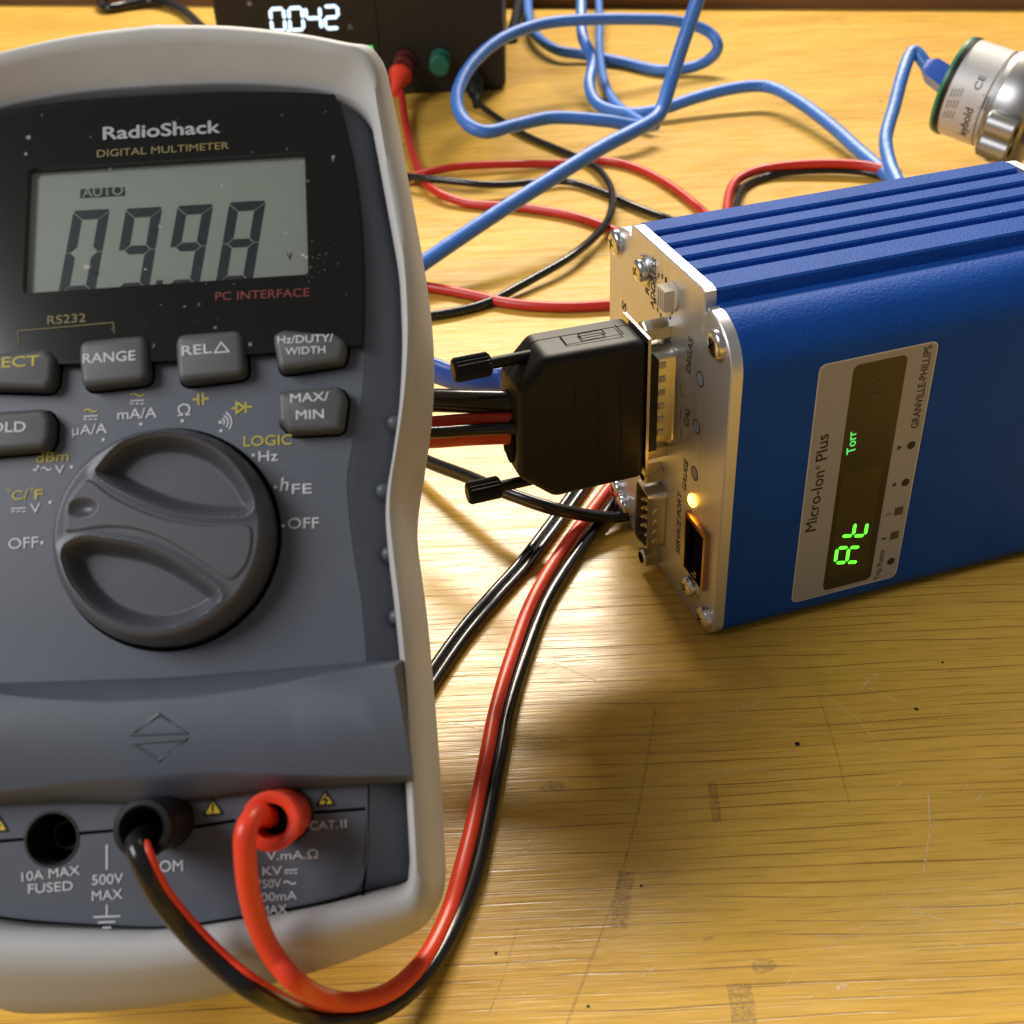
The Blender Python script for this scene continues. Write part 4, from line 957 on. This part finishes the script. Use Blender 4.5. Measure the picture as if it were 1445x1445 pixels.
def ang_at(px, py):     # angle on the cylinder seen at a photo point
    d = ray(px, py); o_ = CP-P0; D = np.array([d@ax, d@s1, d@s2]); Oo = np.array([o_@ax, o_@s1, o_@s2]); r = r0+.0
    a_, b_, c_ = D[1]**2+D[2]**2, 2*(D[1]*Oo[1]+D[2]*Oo[2]), Oo[1]**2+Oo[2]**2-r*r
    dis = max(0, b_*b_-4*a_*c_); t_ = (-b_-math.sqrt(dis))/(2*a_); p = Oo+t_*D; return p[0], math.atan2(p[2], p[1])
ca = ang_at(1398, 178)[1]
pc = ring_pt(26.5, ca, r0+5.0); tg = np.array([0, -math.sin(ca), math.cos(ca)])
for k, sg in ((0, 1), (1, -1)):
    b = MB(); cc = pc+tg*sg*4.2; b.lathe(cc-np.array([5.5, 0, 0]), XR, [(0, 4.4), (.8, 5.0), (11, 5.0), (11.6, 4.5)], 0, 26); b.lathe(cc+np.array([6.12, 0, 0]), XR, [(0, 2.1), (.03, 2.1)], 1, 20); b.build('clamp_lug', ['steel2', 'gap'], clamp, smooth=35)
b = MB(); b.lathe(pc+tg*8+np.array([1, 0, 0])*0, tg, [(0, 2.2), (1.8, 2.2)], 0, 6); b.lathe(pc+tg*9.85, tg, [(0, 1.2), (.02, 1.2)], 1, 12); b.build('clamp_screw', ['steel2', 'gap'], clamp, smooth=20)
hl([(35, 12), (62, 12), (62.2, 20), (66, 20), (66.2, 12), (90, 12)], 'steel2', 'vacuum_tube')
dn = -EZ; dl = np.array([dn@ax, dn@s1, dn@s2])
b = MB(); b.lathe(np.array([50, 0, 0]), dl, [(0, 10), ((P0+50*ax)[2]-4, 10), ((P0+50*ax)[2]-4+.1, 17), ((P0+50*ax)[2], 17)], 0, 32); b.build('support_flange', 'steel2', head, smooth=35)
# label text wrapped on the cylinder
mb = MB()
def wrapf(a0, x0_, s=1): return lambda p: tuple(ring_pt(x0_+p[1]*s, a0+p[0]/r0, r0+.06))
am = ang_at(1352, 150)[1]; at = ang_at(1390, 80)[1]
dirn = 1 if math.sin(at-am) > 0 else -1
def wt_(t, ang, x, L_, cap, bold=.01): text(mb, t, (0, 0), (L_, 0), cap, (lambda p: tuple(ring_pt(x+p[1]*dirn, ang+dirn*p[0]/r0, r0+.06))), 0, bold)
wt_('leybold', am-dirn*.66, 10.2 if dirn > 0 else 13.4, 13, 3.2, .02)
wt_('CE', am+dirn*.42, 9.5 if dirn > 0 else 12.6, 5.5, 2.6, .01)
for k in range(4):
    for j in range(3): 
        a_ = am-dirn*.35+dirn*(.24*j+.02*k); mb.add([ring_pt(3+1.15*k, a_, r0+.06), ring_pt(3.35+1.15*k, a_, r0+.06), ring_pt(3.35+1.15*k, a_+dirn*.17, r0+.06), ring_pt(3+1.15*k, a_+dirn*.17, r0+.06)], [(0, 1, 2, 3)])
for k in range(3): mb.add([ring_pt(14.6+1.2*k, am+dirn*.1, r0+.06), ring_pt(15.0+1.2*k, am+dirn*.1, r0+.06), ring_pt(15.0+1.2*k, am+dirn*.38, r0+.06), ring_pt(14.6+1.2*k, am+dirn*.38, r0+.06)], [(0, 1, 2, 3)])
mb.build('label_lettering', 'dim', cyl, smooth=0)
# its own blue cable and plug
pe = ang_at(1325, 105); 
hp = P0+ax*(-6)+s1*0
t = empty('network_cable', 'blue network cable rising behind the blue module into the silver vacuum gauge', 'cable', tuple(P0))
def q0_(x, y, dd): return CP+ray(x, y)*dd-P0
b = MB(); b.tube([q0_(1268, 260, 436), q0_(1256, 232, 446), q0_(1250, 195, 456), q0_(1262, 150, 466), q0_(1273, 108, 474), q0_(1282, 82, 480), q0_(1290, 73, 482), q0_(1300, 82, 481), q0_(1310, 98, 480)], 2.6, 0, 16, 8); b.build('cable_jacket', 'bluew', t, smooth=60)
b = MB(); aa, bb = q0_(1304, 92, 480), q0_(1338, 116, 476); dd = (bb-aa)/np.linalg.norm(bb-aa); b.lathe(aa, dd, [(0, 2.6), (2, 4.2), (4, 5.6), (14, 6.2)], 0, 4); b.build('plug_boot', 'tape', t, smooth=30)
